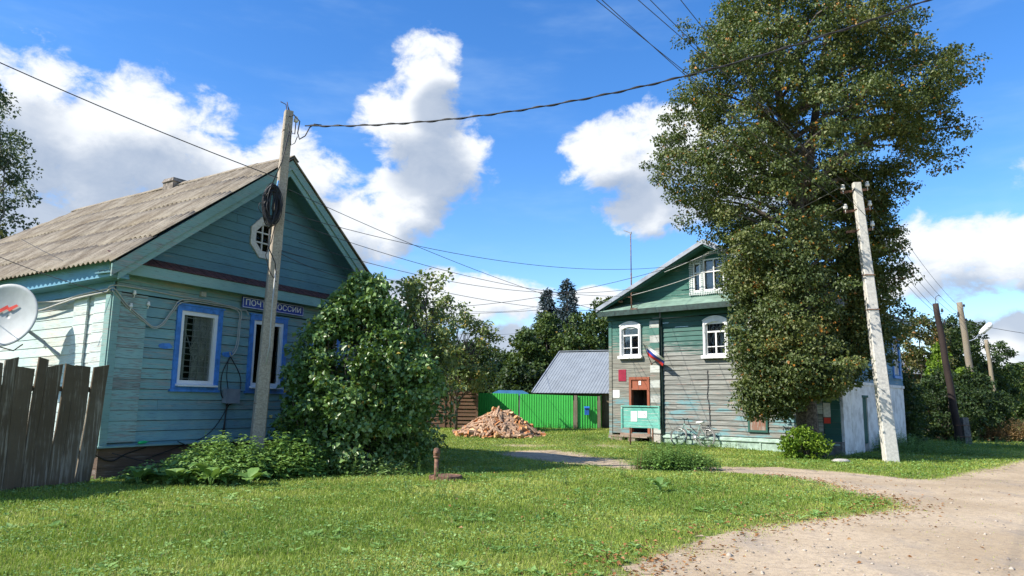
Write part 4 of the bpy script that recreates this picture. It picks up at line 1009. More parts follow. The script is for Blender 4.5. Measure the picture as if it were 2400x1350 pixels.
mb = MB(MR2); plank_rows(mb, 0.0, LEN2, 2.345, 4.75, .19, thick=.05, lap=.02, holes=[(6.1, 6.9, 2.75, 4.1), (1.4, 2.2, 2.75, 4.1), (3.7, 4.5, 2.75, 4.1)]); mb.build('upper_side_wall', 'h2_sideblue', h2)
for x in (1.4, 3.7, 6.1):
    b = MB(MR2); b.box(x - .1, x, -.10, .02, 2.65, 4.2); b.box(x + .8, x + .9, -.10, .02, 2.65, 4.2); b.box(x, x + .8, -.098, .02, 4.1, 4.2); b.box(x - .13, x + .93, -.13, .02, 2.6, 2.70); w = b.build('side_upper_window', 'blue_paint', h2)
    b = MB(MR2); b.box(x, x + .07, -.04, .03, 2.7, 4.1); b.box(x + .73, x + .8, -.04, .03, 2.7, 4.1); b.box(x + .37, x + .43, -.04, .03, 2.7, 4.1); b.box(x + .07, x + .73, -.038, .03, 3.6, 3.66); b.build('frame', 'white_paint', w)
    b = MB(MR2); b.box(x, x + .8, .035, .04, 2.7, 4.1); b.build('pane', 'glass', w); b = MB(MR2); b.box(x, x + .8, .2, .21, 2.6, 4.2); b.build('curtain', 'curtain', w)
mb = MB(Matrix.Rotation(-pi / 2, 4, 'Z')); plank_rows(mb, -LEN2, 0, 0.1, 4.95, .18); mb.build('far_side_wall', 'h2_bay', h2)
mb = MB(Matrix.Translation((W2, LEN2, 0)) @ Matrix.Rotation(pi, 4, 'Z')); plank_rows(mb, 0, W2, 0.0, 4.9, .2); plank_rows(mb, 0, W2, 4.9, 7.2, .2, clip=lambda z: (4.2 - (7.28 - z) / 0.56, 4.2 + (7.28 - z) / 0.462)); mb.build('rear_wall', 'h2_green', h2)
# roof
def slab(mb, x0, z0, x1, z1, y0, y1, th):
    mb.hexa([(x0, y0, z0), (x1, y0, z1), (x1, y1, z1), (x0, y1, z0), (x0, y0, z0 + th), (x1, y0, z1 + th), (x1, y1, z1 + th), (x0, y1, z0 + th)])
mb = MB(); slab(mb, -0.34, r2(-0.34) + .03, 4.3, 7.31, -.62, LEN2 + .35, .05); slab(mb, 4.302, 7.31, 8.95, r2(8.95) + .03, -.62, LEN2 + .35, .05)
for i in range(15):
    y = -.6 + i * .6
    for (a, za, c, zc) in ((-.42, r2(-.42), 4.3, 7.28), (4.3, 7.28, 8.95, r2(8.95))): mb.beam((a, y, za + .10), (c, y, zc + .10), .03, .05)
mb.build('roof', 'eave_metal', h2)
mb = MB(); slab(mb, -0.36, r2(-0.36) - .06, 4.3, 7.31 - .09, -.70, -.64, .16); slab(mb, 4.302, 7.31 - .09, 9.0, r2(9.0) - .06, -.70, -.64, .16)
mb.build('roof_edge', 'eave_metal', h2)
mb = MB(); slab(mb, -0.36, r2(-0.36) - .13, 4.3, 7.15, -.64, -.6, .12); slab(mb, 4.302, 7.15, 8.93, r2(8.93) - .13, -.64, -.6, .12)
slab(mb, -0.38, r2(-0.38) - .02, 4.3, 7.26, -.60, .0, .03); slab(mb, 4.302, 7.26, 8.93, r2(8.93) - .02, -.60, LEN2 + .2, .03)
mb.build('soffit', 'h2_green', h2)

H2M = Matrix.Translation((4.07, 28.83, 0)) @ Matrix.Rotation(radians(-42), 4, 'Z')
# antenna mast
an = empty('antenna_mast', H2M @ Vector((1.24, -0.60, 5.0)), radians(-42), 'thin antenna mast with a small bar on top, at the green house cornice', 'antenna')
mb = MB(); mb.smooth = True; mb.tube([(0, 0, 0.0), (0, 0, 1.5)], .026); mb.tube([(0, 0, 1.4), (0, 0, 3.1)], .019); mb.build('mast', 'rust', an)
mb = MB(); mb.beam((-.26, -.1, 3.20), (.04, 0, 3.06), .04, .04); mb.box(-.03, .03, -.03, .03, 3.03, 3.12); mb.build('aerial', 'eave_metal', an)
mb = MB(); mb.box(-.02, .30, -.06, .06, .06, .12); mb.tube([(0, 0, .55), (-.35, .1, .60), (-.5, .2, .55)], .012); mb.tube([(0, 0, .75), (.3, .2, .70)], .01); mb.lathe([(.04, 0), (.05, .05), (.05, .2), (.02, .24)], (-.48, .1, .42), 10, axis=(-.6, 0, .2)); mb.build('bracket', 'rust', an)

# flag with its pole
flg = empty('flag', H2M @ Vector((1.86, -.22, 2.98)), radians(-42), 'white blue and red tricolour flag leaning out over the entrance', 'flag')
tip = Vector((.03, -.62, 0.74))
mb = MB(); mb.smooth = True; mb.tube([(0, 0, 0), tip], .014); mb.build('flagpole', 'wire_grey', flg)
mb = MB(); mb.smooth = True; mb.tube([(0, .04, -.05), (0, -.06, .06)], .025); mb.build('holder', 'rust', flg)
nu, nv = 18, 12
def fp(u, v):
    base = tip * (0.98 - 0.55 * v); sag = Vector((0.86 * u * (1 - .35 * v), 0.05 * u + 0.06 * sin(u * 5 + v * 3), -0.50 * u - 0.06 * u * u + 0.16 * u * v))
    return base + sag + Vector((0, 0.05 * sin(u * 7 + v * 4) * u, 0))
for i, mt_ in enumerate(('flag_white', 'flag_blue', 'flag_red')):
    mb = MB(); mb.smooth = True; vs = []
    for a in range(nu + 1):
        for b_ in range(5): vs.append(fp(a / nu, (i + b_ / 4) / 3))
    mb.add(vs, [(a * 5 + b_, (a + 1) * 5 + b_, (a + 1) * 5 + b_ + 1, a * 5 + b_ + 1) for a in range(nu) for b_ in range(4)])
    mb.build('flag_stripe', mt_, flg)

# notice board on two legs
nb = empty('notice_board', (4.62, 26.1, gzf(4.6, 26.1)), radians(-30), 'turquoise wooden notice board on two rusty legs with two papers', 'notice board')
mb = MB(); plank_rows(mb, -0.66, 0.66, .62, 1.36, .105, thick=.025, lap=0, gap=.004); mb.build('panel', 'board_teal', nb)
mb = MB(); mb.box(-.72, .72, -.07, .03, 1.36, 1.40); mb.box(-.72, -.66, -.06, .02, .58, 1.36); mb.box(.66, .72, -.06, .02, .58, 1.36); mb.build('frame', 'board_teal', nb)
for x in (-.40, .43):
    mb = MB(); mb.smooth = True; mb.tube([(x, .03, -.1), (x, .03, .9)], .032); mb.build('leg', 'rust', nb)
mb = MB(); mb.box(-.35, -.12, -.033, -.028, .84, 1.20); mb.build('paper', 'paper', nb)
mb = MB(); mb.box(-.09, .25, -.033, -.028, .97, 1.21); mb.build('paper', 'paper', nb)
mb = MB()
for i in range(6): mb.box(-.32, -.16 - .03 * (i % 2), -.035, -.0335, .89 + i * .045, .898 + i * .045)
mb.box(-.05, .21, -.035, -.0335, 1.10, 1.108); mb.box(-.02, .17, -.035, -.0335, 1.075, 1.082); mb.build('print', 'ink_grey', nb)

# ------------------------------------------------------------------ bicycle
bk = empty('bicycle', H2M @ Vector((3.55, -0.42, 0)), radians(-42), 'old pale green bicycle leaning against the plinth of the grey house', 'bicycle')
bk.location.z = 0.06; bk.rotation_euler = (radians(-9), 0, radians(-42))
WR = .315; FW, RW = Vector((-.54, 0, WR)), Vector((.54, 0, WR))
def wheel(c, rx):
    mb = MB(); mb.smooth = True; n = 40
    pts = [(c.x + WR * cos(2 * pi * k / n), c.y, c.z + WR * sin(2 * pi * k / n)) for k in range(n + 1)]; mb.tube(pts, .019, 8, cap=False); w = mb.build('wheel', 'tyre', bk)
    mb = MB(); mb.smooth = True; pts = [(c.x + (WR - .03) * cos(2 * pi * k / n), c.y, c.z + (WR - .03) * sin(2 * pi * k / n)) for k in range(n + 1)]; mb.tube(pts, .011, 6, cap=False)
    mb.tube([(c.x, -.05, c.z), (c.x, .05, c.z)], .02); mb.build('rim', 'bike_chrome', w)
    mb = MB()
    for k in range(18): a = 2 * pi * k / 18; mb.tube([(c.x + .02 * cos(a + 1.3), (-1) ** k * .03, c.z + .02 * sin(a + 1.3)), (c.x + (WR - .03) * cos(a), 0, c.z + (WR - .03) * sin(a))], .0028, 4)
    mb.build('spoke', 'bike_chrome', w)
    mb = MB(); n = 20; vs = []   # mudguard
    for k in range(n + 1):
        a = radians(rx[0]) + radians(rx[1] - rx[0]) * k / n
        for y in (-.028, .028): vs.append((c.x + (WR + .035) * cos(a), y, c.z + (WR + .035) * sin(a)))
    mb.add(vs, [(2 * k, 2 * k + 1, 2 * k + 3, 2 * k + 2) for k in range(n)]); o_ = mb.build('mudguard', 'bike_chrome', w); o_.modifiers.new('t', 'SOLIDIFY').thickness = .004
wheel(FW, (20, 175)); wheel(RW, (0, 170))
BBp = Vector((.12, 0, WR - .02)); ST = Vector((.27, 0, .74)); HT = Vector((-.34, 0, .80)); HB = Vector((-.37, 0, .66))
mb = MB(); mb.smooth = True
for a, b_, r in ((BBp, ST, .015), (HT, HB, .018), (HB, BBp, .017), (HT - Vector((0, 0, .05)), BBp + (ST - BBp) * .35, .014)): mb.tube([a, b_], r)
for y in (-.05, .05): mb.tube([BBp + Vector((0, y * .6, 0)), RW + Vector((0, y, 0))], .010); mb.tube([BBp + (ST - BBp) * .85, RW + Vector((0, y, 0))], .009); mb.tube([HB, HB + Vector((-.03, y, -.06)), (FW.x + .03, y, FW.z + .15), FW + Vector((0, y, 0))], .010)
mb.build('frame', 'bike_frame', bk)
mb = MB(); mb.smooth = True; mb.tube([HT, HT + Vector((-.01, 0, .14))], .012)
mb.tube([(-.20, -.28, .90), (-.28, -.25, .93), (-.37, -.1, .95), (-.36, .1, .95), (-.30, .25, 1.02), (-.42, .30, 1.12)], .012); mb.build('handlebar', 'black_cable', bk)
mb = MB(); mb.smooth = True; mb.tube([ST, ST + Vector((.02, 0, .10))], .012); vs = []
for (x, w, z) in ((.12, .02, .86), (.22, .04, .87), (.32, .09, .875), (.40, .10, .88), (.42, .06, .88)): vs += [(x, -w, z), (x, w, z), (x, w * .9, z - .06), (x, -w * .9, z - .06)]
mb.add(vs, [(4 * i + j, 4 * i + (j + 1) % 4, 4 * i + 4 + (j + 1) % 4, 4 * i + 4 + j) for i in range(4) for j in range(4)] + [(0, 1, 2, 3), (16, 17, 18, 19)]); mb.build('saddle', 'paper', bk)
mb = MB(); mb.smooth = True
for y in (-.07, .07): mb.tube([(.30, y, .68), (.80, y, .68)], .006); mb.tube([(.75, y, .68), RW + Vector((0, y, 0))], .006)
for x in (.4, .5, .6, .7, .8): mb.tube([(x, -.07, .68), (x, .07, .68)], .005)
mb.build('carrier', 'bike_chrome', bk)
mb = MB(); mb.smooth = True; mb.lathe([(.095, -.006), (.095, .006)], BBp + Vector((0, -.05, 0)), 20, axis=(0, 1, 0)); mb.tube([BBp + Vector((0, -.07, 0)), BBp + Vector((.10, -.08, -.13))], .009); mb.tube([BBp + Vector((0, .07, 0)), BBp + Vector((-.10, .08, .13))], .009); mb.box(.18, .26, -.14, -.08, .14, .165); mb.build('crank', 'bike_chrome', bk)

# ------------------------------------------------------------------ green corrugated fence, gate, mailbox
gf = empty('metal_fence', (3.0, 34.0, 0), 0, 'bright green corrugated metal fence behind the firewood heap', 'fence')
def corr_sheet(mb, A, B, z0a, z1a, z0b, z1b, pitch=.115, d=.018):
    A = Vector(A); B = Vector(B); L_ = (B - A).length; dx = (B - A).normalized(); nn = Vector((dx.y, -dx.x, 0)); n = int(L_ / pitch)
    prof = []
    for i in range(n): prof += [(i * pitch, 0), (i * pitch + pitch * .55, 0), (i * pitch + pitch * .65, d), (i * pitch + pitch * .90, d)]
    prof.append((n * pitch, 0)); vs = []
    for (s_, o_) in prof:
        p = A + dx * s_ + nn * o_; f_ = s_ / L_
        vs += [(p.x, p.y, z0a + (z0b - z0a) * f_), (p.x, p.y, z1a + (z1b - z1a) * f_)]
    mb.add(vs, [(2 * i, 2 * i + 2, 2 * i + 3, 2 * i + 1) for i in range(len(prof) - 1)])
def rel(p): return (p[0] - 3.0, p[1] - 34.0, 0)
FP = [(-2.2, 35.2, 1.93), (0.45, 34.6, 1.91), (2.96, 34.0, 1.85)]
for (x0, y0, t0), (x1, y1, t1) in zip(FP[:-1], FP[1:]):
    mb = MB(); corr_sheet(mb, rel((x0, y0)), rel((x1 - .02, y1)), gzf(x0, y0), t0, gzf(x1, y1), t1); o_ = mb.build('fence_panel', 'fence_green', gf); o_.modifiers.new('t', 'SOLIDIFY').thickness = .003
mb = MB()
for (x, y, t1) in FP[:-1] + [(-2.2, 35.2, 1.9)]: mb.beam((x - 3, y - 34 + .05, -.1), (x - 3, y - 34 + .05, t1 - .03), .06, .06)
mb.build('post', 'steel_grey', gf)
mb = MB(); mb.beam((-.03 + .02, 0, -.1), (.02, 0, 1.86), .15, .12); mb.build('post', 'pole_wood', gf)
mb = MB(); mb.beam((1.10, -.02, -.1), (1.10, -.02, 1.84), .10, .10); mb.build('post', 'pole_wood', gf)
mb = MB(); corr_sheet(mb, (.10, 0, 0), (1.05, -.02, 0), .34, 1.84, .34, 1.83); gt = mb.build('gate', 'fence_green', gf); gt.modifiers.new('t', 'SOLIDIFY').thickness = .004; gt['label'] = 'green sheet gate between two grey wooden posts'
mb = MB(); mb.smooth = True; mb.lathe([(.02, 0), (.025, .03), (.02, .06)], (.90, -.04, 1.28), 10, axis=(0, -1, 0)); mb.build('knob', 'rust', gt)
mb = MB(); corr_sheet(mb, (1.18, 0.02, 0), (1.55, 2.4, 0), .25, 1.86, .3, 1.95); o_ = mb.build('fence_panel', 'fence_green', gf); o_.modifiers.new('t', 'SOLIDIFY').thickness = .003
mbx = empty('mailbox', (3.52, 33.86, 0.98), 0, 'small blue mailbox on the green gate', 'mailbox')
mb = MB(); mb.box(-.10, .10, -.06, .05, 0, .34); mb.hexa([(-.12, -.09, .30), (.12, -.09, .30), (.12, .05, .36), (-.12, .05, .36), (-.12, -.09, .32), (.12, -.09, .32), (.12, .05, .385), (-.12, .05, .385)]); mb.build('box', 'mail_blue', mbx)
mb = MB(); mb.box(-.07, .07, -.064, -.06, .22, .24); mb.build('slot', 'ink_black', mbx)

# shed with ribbed metal roof beyond the fence
shd = empty('shed', (1.06, 36.0, 0.3), radians(-26), 'low shed with a steep grey ribbed metal roof behind the green fence', 'shed')
mb = MB(); A0 = Vector((0, 0, 1.68)); EW, RUN, RISE = 7.5, 3.6, 2.25
n = int(EW / .155); prof = []
for i in range(n): prof += [(i * .155, 0), (i * .155 + .11, 0), (i * .155 + .12, .013), (i * .155 + .145, .013)]
vs = []
for (s_, o_) in prof: vs += [(s_, 0 - o_ * .5, A0.z + o_), (s_, RUN - o_ * .5, A0.z + RISE + o_)]
mb.add(vs, [(2 * i, 2 * i + 2, 2 * i + 3, 2 * i + 1) for i in range(len(prof) - 1)]); o_ = mb.build('roof', 'shed_roof_metal', shd); o_.modifiers.new('t', 'SOLIDIFY').thickness = .004
mb = MB(); mb.beam((0, RUN, A0.z + RISE + .03), (EW, RUN, A0.z + RISE + .03), .24, .03); mb.beam((-.02, 0, A0.z + .01), (-.02, RUN, A0.z + RISE + .01), .06, .07); mb.build('roof_ridge', 'eave_metal', shd)
mb = MB(); slab(mb, 0, 0, 0, 0, 0, 0, 0) if False else None
mb.hexa([(0, RUN, A0.z + RISE - .02), (EW, RUN, A0.z + RISE - .02), (EW, 2 * RUN, A0.z), (0, 2 * RUN, A0.z), (0, RUN, A0.z + RISE), (EW, RUN, A0.z + RISE), (EW, 2 * RUN, A0.z + .03), (0, 2 * RUN, A0.z + .03)]); mb.build('rear_roof', 'shed_roof_metal', shd)
mb = MB(); mb.box(.2, EW - .2, .3, 2 * RUN - .3, -.3, A0.z + .15); mb.prism([(0, 0), (1, 0)], 0, 0) if False else None
mb.hexa([(.2, .3, A0.z + .15), (.25, .3, A0.z + .15), (.25, 2 * RUN - .3, A0.z + .15), (.2, 2 * RUN - .3, A0.z + .15), (.2, RUN - .02, A0.z + RISE - .1), (.25, RUN - .02, A0.z + RISE - .1), (.25, RUN + .02, A0.z + RISE - .1), (.2, RUN + .02, A0.z + RISE - .1)])
mb.build('walls', 'old_wood', shd)
bt = MB(); bt.box(-.9, .9, -.6, .6, .0, .12); bt.prism([(-.9, .12), (.9, .12), (.6, .25), (-.6, .25)], -.6, .6); o_ = bt.build('tarpaulin', 'rail_blue'); o_.location = (0.0, 37.5, 1.85); tag(o_, 'blue tarpaulin top just showing over the green fence', 'tarpaulin')
st_ = MB(); st_.box(-.8, .8, -.5, .5, -1.6, 0); o2 = st_.build('crate_stack', 'old_wood'); o2.location = (0.0, 37.5, 1.85); tag(o2, 'stack of boards under the blue tarpaulin behind the green fence', 'boards')

# slatted pallet store
ps = empty('slatted_shed', (-4.1, 33.0, 0), radians(2), 'brown slatted wood store between the bushes and the firewood heap', 'wood store')
g0 = gzf(-3, 33)
mb = MB()
for k in range(13):
    z = g0 + .06 + k * .165
    for (a, b_) in ((-1.2, 1.15), (1.19, 2.62)): mb.box(a, b_, -.02 - .004 * (k % 2), .0, z, z + random.uniform(.10, .13))
mb.build('slats', 'slat_wood', ps)
mb = MB()
for x in (-1.2, -.1, 1.08, 1.30, 1.55, 2.55): mb.box(x, x + .10, -.05, -.025, g0 - .1, g0 + 2.15)
for x in (-1.2, 2.5):
    for y in (0.05, 2.4): mb.box(x, x + .1, y, y + .1, g0 - .1, g0 + 2.1)
mb.build('post', 'slat_wood', ps)
mb = MB(); mb.hexa([(-1.4, -.2, g0 + 2.18), (2.75, -.2, g0 + 2.18), (2.75, 2.6, g0 + 1.95), (-1.4, 2.6, g0 + 1.95), (-1.4, -.2, g0 + 2.22), (2.75, -.2, g0 + 2.22), (2.75, 2.6, g0 + 1.99), (-1.4, 2.6, g0 + 1.99)]); mb.build('roof', 'dark_concrete', ps)
mb = MB(); mb.box(-1.1, 2.5, 2.4, 2.43, g0 - .1, g0 + 2.0)
for x in (-1.15, 2.52): mb.box(x, x + .03, .1, 2.4, g0, g0 + 2.0)
mb.build('rear_wall', 'plinth_wood', ps)

# ------------------------------------------------------------------ firewood heap
def logmesh(i):
    mb = MB(); L_ = random.uniform(.34, .46) / 2; r = random.uniform(.055, .09); a0 = 0; span = random.choice([80, 95, 120, 170]); n = 4
    arc = [(r * cos(radians(a0 + span * k / n)), r * sin(radians(a0 + span * k / n))) for k in range(n + 1)]
    sec = [(0, 0)] + arc; m_ = len(sec); j = random.uniform(-.02, .02)
    vs = [(-L_, y, z) for y, z in sec] + [(L_, y * .95 + j, z * .9) for y, z in sec]
    mb.cur = 1; mb.add(vs, [(k, k + 1, k + 1 + m_, k + m_) for k in range(1, m_ - 1)], .5)
    mb.cur = 0; mb.add(vs, [(0, 1, 1 + m_, m_), (m_ - 1, 0, m_, 2 * m_ - 1), tuple(range(m_ - 1, -1, -1)), tuple(range(m_, 2 * m_))], random.random())
    o = mb.build('split_log', ['split_wood', 'birch_bark']); return o
protos = [logmesh(i) for i in range(12)]
PCx, PCy = -.45, 29.6
def heap_h(x, y):
    r = sqrt(((x - PCx) / 1.58) ** 2 + ((y - PCy) / 1.35) ** 2); a = atan2(y - PCy, x - PCx)
    return .88 * max(0, 1 - r) ** .8 * (1 + .10 * sin(3 * a + 1) + .06 * sin(7 * a)) if r < 1 else 0
cands = []
while len(cands) < 640:
    a = random.uniform(0, 2 * pi); q = random.random() ** .5 * 1.06; x = PCx + 1.58 * q * cos(a); y = PCy + 1.35 * q * sin(a); h = heap_h(x, y)
    cands.append((x, y, h))
front = sorted(cands, key=lambda c: c[1] - c[2] * 1.0)
LG = 'split logs lying loose in the heap'; LL = 'pale split birch log lying loose in the heap before the green fence'
rest = []
for i, (x, y, h) in enumerate(front):
    pr = protos[i % 12]
    z = gzf(x, y) + h + random.uniform(-.03, .07) + .03
    sl_ = Vector((x - PCx, (y - PCy) * 1.4, 0)); hd = random.uniform(0, 2 * pi); d_ = Vector((cos(hd), sin(hd), 0)); tl = -0.75 * d_.dot(sl_.normalized() if sl_.length > .1 else Vector((0, 0, 0))) * (0.9 if h > .05 else 0) + random.uniform(-.25, .25)
    R_ = Matrix.Rotation(hd, 4, 'Z') @ Matrix.Rotation(-tl, 4, 'Y') @ Matrix.Rotation(random.uniform(0, 2 * pi), 4, 'X')
    Mx = Matrix.Translation((x, y, z)) @ R_ @ Matrix.Scale(random.uniform(1.0, 1.4), 4)
    if i < 298:
        o = pr if i < 12 else pr.copy()
        if i >= 12: COL.objects.link(o)
        o.matrix_world = Mx; tag(o, LL, 'log', LG)
    else: rest.append((i % 12, Mx))
rb = MB()
for k, Mx in rest:
    pm = protos[k].data; vs = [Mx @ v.co for v in pm.vertices]; rv = random.random()
    for mi in (0, 1):
        rb.cur = mi; fs = [tuple(p_.vertices) for p_ in pm.polygons if p_.material_index == mi]; rb.add(vs, fs, rv)
tag(rb.build('firewood', ['split_wood', 'birch_bark'], fix=False), 'rest of the split birch firewood inside and behind the heap', 'firewood', kind='stuff')

# ------------------------------------------------------------------ utility poles
def conc_pole(name, base, top, wb, db, wt, dt, rz, mat, label, cat='utility pole'):
    r = empty(name, base, rz, label, cat); tl = Matrix.Rotation(-rz, 4, 'Z') @ (Vector(top) - Vector(base))
    mb = MB(); c = .02
    def sec(w, d_, o): return [(o.x - w / 2 + c, o.y - d_ / 2, o.z), (o.x + w / 2 - c, o.y - d_ / 2, o.z), (o.x + w / 2, o.y - d_ / 2 + c, o.z), (o.x + w / 2, o.y + d_ / 2 - c, o.z), (o.x + w / 2 - c, o.y + d_ / 2, o.z), (o.x - w / 2 + c, o.y + d_ / 2, o.z), (o.x - w / 2, o.y + d_ / 2 - c, o.z), (o.x - w / 2, o.y - d_ / 2 + c, o.z)]
    N_ = 24; vs = []
    for i in range(N_ + 1):
        t_ = i / N_; o = Vector((0, 0, -.1)).lerp(tl, t_); j = random.uniform(-.004, .004)
        vs += [Vector(q) + Vector((j, j, 0)) for q in sec(wb + (wt - wb) * t_, db + (dt - db) * t_, o)]
    mb.add(vs, [(i * 8 + k, i * 8 + (k + 1) % 8, i * 8 + 8 + (k + 1) % 8, i * 8 + 8 + k) for i in range(N_) for k in range(8)] + [tuple(range(7, -1, -1)), tuple(N_ * 8 + k for k in range(8))])
    mb.build('shaft', mat, r); return r, tl
P1B, P1T = Vector((-5.24, 15.30, 0)), Vector((-5.02, 15.35, 7.82))
p1, t1 = conc_pole('utility_pole', P1B, P1T, .27, .32, .18, .19, radians(28), 'concrete', 'rough grey concrete pole in front of the teal house, holding a coil of black cable')
# black band clips, insulator, top irons
mb = MB(); q = t1 * (7.35 / 7.82)
mb.box(q.x - .095, q.x + .095, q.y - .10, q.y + .10, q.z - .012, q.z + .012); mb.tube([(q.x + .09, q.y, q.z), (q.x + .17, q.y, q.z - .02), (q.x + .18, q.y, q.z + .30)], .011); mb.tube([(q.x - .02, q.y, 7.8), (q.x - .06, q.y, 7.98), (q.x - .18, q.y, 8.02)], .01); mb.tube([(q.x + .02, q.y, 7.8), (q.x - .04, q.y, 8.04)], .01); mb.tube([(q.x + .05, q.y, 7.8), (q.x - .02, q.y, 7.95)], .01)
mb.build('bracket', 'rust', p1); mb = MB()
for zf in (.30, .18, .78, .85):
    w_ = .25 - .09 * zf; q2 = t1 * zf; mb.box(q2.x - w_ / 2 - .006, q2.x + w_ / 2 + .006, q2.y - (.3 - .13 * zf) / 2 - .006, q2.y + (.3 - .13 * zf) / 2 + .006, q2.z - .006, q2.z + .006); mb.build('band_clamp', 'rust', p1); mb = MB()
mb = MB(); mb.smooth = True; mb.lathe([(.03, 0), (.05, .01), (.05, .07), (.03, .08), (.04, .10), (.035, .13), (.01, .14)], (q.x + .18, q.y, q.z + .26), 14); mb.build('insulator', 'porcelain', p1)
for k, (txt, z, x) in enumerate((('00', 2.56, .0), ('2', 2.42, -.02))):
    o_ = text_obj(txt, .14, 'ink_black', .002); o_.parent = p1; q2 = t1 * (z / 7.82); o_.location = (q2.x + x, q2.y - (.30 - .13 * z / 7.82) / 2 - .004, z); o_.rotation_euler = (pi / 2, 0, 0)
mb = MB()
for k in range(11):
    z = .9 + k * .33; q2 = t1 * (z / 7.82); y = q2.y - (.30 - .13 * z / 7.82) / 2 - .002; mb.beam((q2.x - .04, y, z), (q2.x + .03, y, z + .03), .005, .014, up=(0, 1, 0))
mb.build('rebar_trace', 'rust', p1)
# cable coil hangs on the pole
P1x = lambda z: P1B.lerp(P1T, z / 7.82)
coil = empty('cable_coil', P1x(5.6), radians(28), 'big untidy coil of black cable hung on the concrete pole', 'cable coil')
mb = MB(); mb.smooth = True
for k in range(44):
    rw = random.uniform(.05, .19); rh = random.uniform(.27, .47); ph = random.uniform(0, 6); dx = random.uniform(-.04, .04) - .20; dz = random.uniform(-.04, .03); yy = -.20 - random.uniform(0, .10); n = 30
    mb.tube([(dx + rw * cos(2 * pi * i / n) * (1 + .08 * sin(3 * 2 * pi * i / n + ph)), yy + .03 * sin(2 * 2 * pi * i / n + ph), dz + rh * sin(2 * pi * i / n) * (1 + .03 * sin(2 * pi * i / n * 2 + ph))) for i in range(n + 1)], random.choice([.008, .009, .012]), 6, cap=False)
mb.build('windings', 'black_cable', coil)
mb = MB(); mb.smooth = True
for (pts, r) in (([(-.2, -.2, -.4), (-.22, -.2, -.9), (-.05, -.2, -1.25), (-.02, -.2, -1.5)], .012), ([(-.1, -.2, -.4), (-.16, -.2, -.8), (-.26, -.2, -1.1), (-.15, -.2, -1.45), (-.0, -.18, -1.65)], .009), ([(-.3, -.2, .1), (-.45, -.2, .0), (-.47, -.2, -.1), (-.40, -.2, -.2), (-.25, -.2, -.2)], .007)): mb.tube(pts, r)
mb.tube([(-.12, -.25, .2), (-.18, -.27, .1), (-.20, -.27, -.1), (-.12, -.26, -.2)], .018); mb.build('loose_end', 'black_cable', coil)
mb = MB(); mb.smooth = True; mb.tube([(-.10, -.22, .55), (-.12, -.24, .42), (-.10, -.25, .30)], .02); mb.build('tie', 'rail_blue', coil)
mb = MB(); mb.smooth = True; mb.tube([(-.03, -.19, -1.35), (-.06, -.22, -2.2), (-.06, -.23, -3.0), (-.10, -.20, -3.4)], .016)
o_ = mb.build('drop_conduit', 'beige_conduit', coil)

P2B, P2T = Vector((10.72, 20.85, 0)), Vector((10.22, 20.85, 8.1))
p2, t2 = conc_pole('utility_pole', P2B, P2T, .37, .30, .22, .20, radians(-6), 'concrete_white', 'pale concrete pole with three crossarms beside the big tree, leaning left')
INS = []
for k, z in enumerate((7.88, 7.28, 6.66)):
    q = t2 * (z / 8.1); y = q.y + .12
    mb = MB(); mb.hexa([(q.x - .42, y, z - .06), (q.x + .42, y + .1, z + .06), (q.x + .42, y + .15, z + .06), (q.x - .42, y + .05, z - .06), (q.x - .42, y, z + .01), (q.x + .42, y + .1, z + .13), (q.x + .42, y + .15, z + .13), (q.x - .42, y + .05, z + .01)])
    w_ = .37 - .15 * z / 8.1
    mb.box(q.x - w_ / 2 - .012, q.x + w_ / 2 + .012, q.y - .10, q.y + .125, z - .012, z + .012)
    ca = mb.build('crossarm', 'rust', p2)
    for sgn in (-1, 1):
        if k == 2 and sgn < 0: continue
        c_ = Vector((q.x + sgn * .37, y + .03 + sgn * .05, z + .08 + sgn * .06)); mb = MB(); mb.smooth = True
        mb.tube([c_ - Vector((0, 0, .1)), c_ + Vector((0, 0, .05))], .01); mb.lathe([(.04, 0), (.06, .01), (.062, .08), (.035, .095), (.05, .12), (.045, .15), (.01, .16)], c_ + Vector((0, 0, .03)), 14); mb.build('insulator', 'porcelain', ca)
        INS.append(Matrix.Translation(P2B) @ Matrix.Rotation(radians(-6), 4, 'Z') @ (c_ + Vector((0, 0, .15))))
mb = MB()
for zf in (.655, .53): q = t2 * zf; w_ = .37 - .15 * zf; mb.box(q.x - w_ / 2 - .01, q.x + w_ / 2 + .01, q.y - .15, q.y + .15, q.z - .012, q.z + .012); mb.build('band_clamp', 'rust', p2); mb = MB()
mb = MB()
for (z, w_) in ((2.33, .05), (2.29, .10), (2.20, .10), (2.17, .08), (2.02, .10), (1.98, .12), (1.94, .12), (1.85, .05)): q = t2 * (z / 8.1); mb.box(q.x - w_ / 2, q.x + w_ / 2, q.y - (.30 - .1 * z / 8.1) / 2 - .004, q.y, z, z + .008)
mb.prism([(t2.x * .28 - .05, 2.36), (t2.x * .28 + .05, 2.36), (t2.x * .28, 2.46)], -.139, -.12)
mb.build('stencil_mark', 'ink_grey', p2)

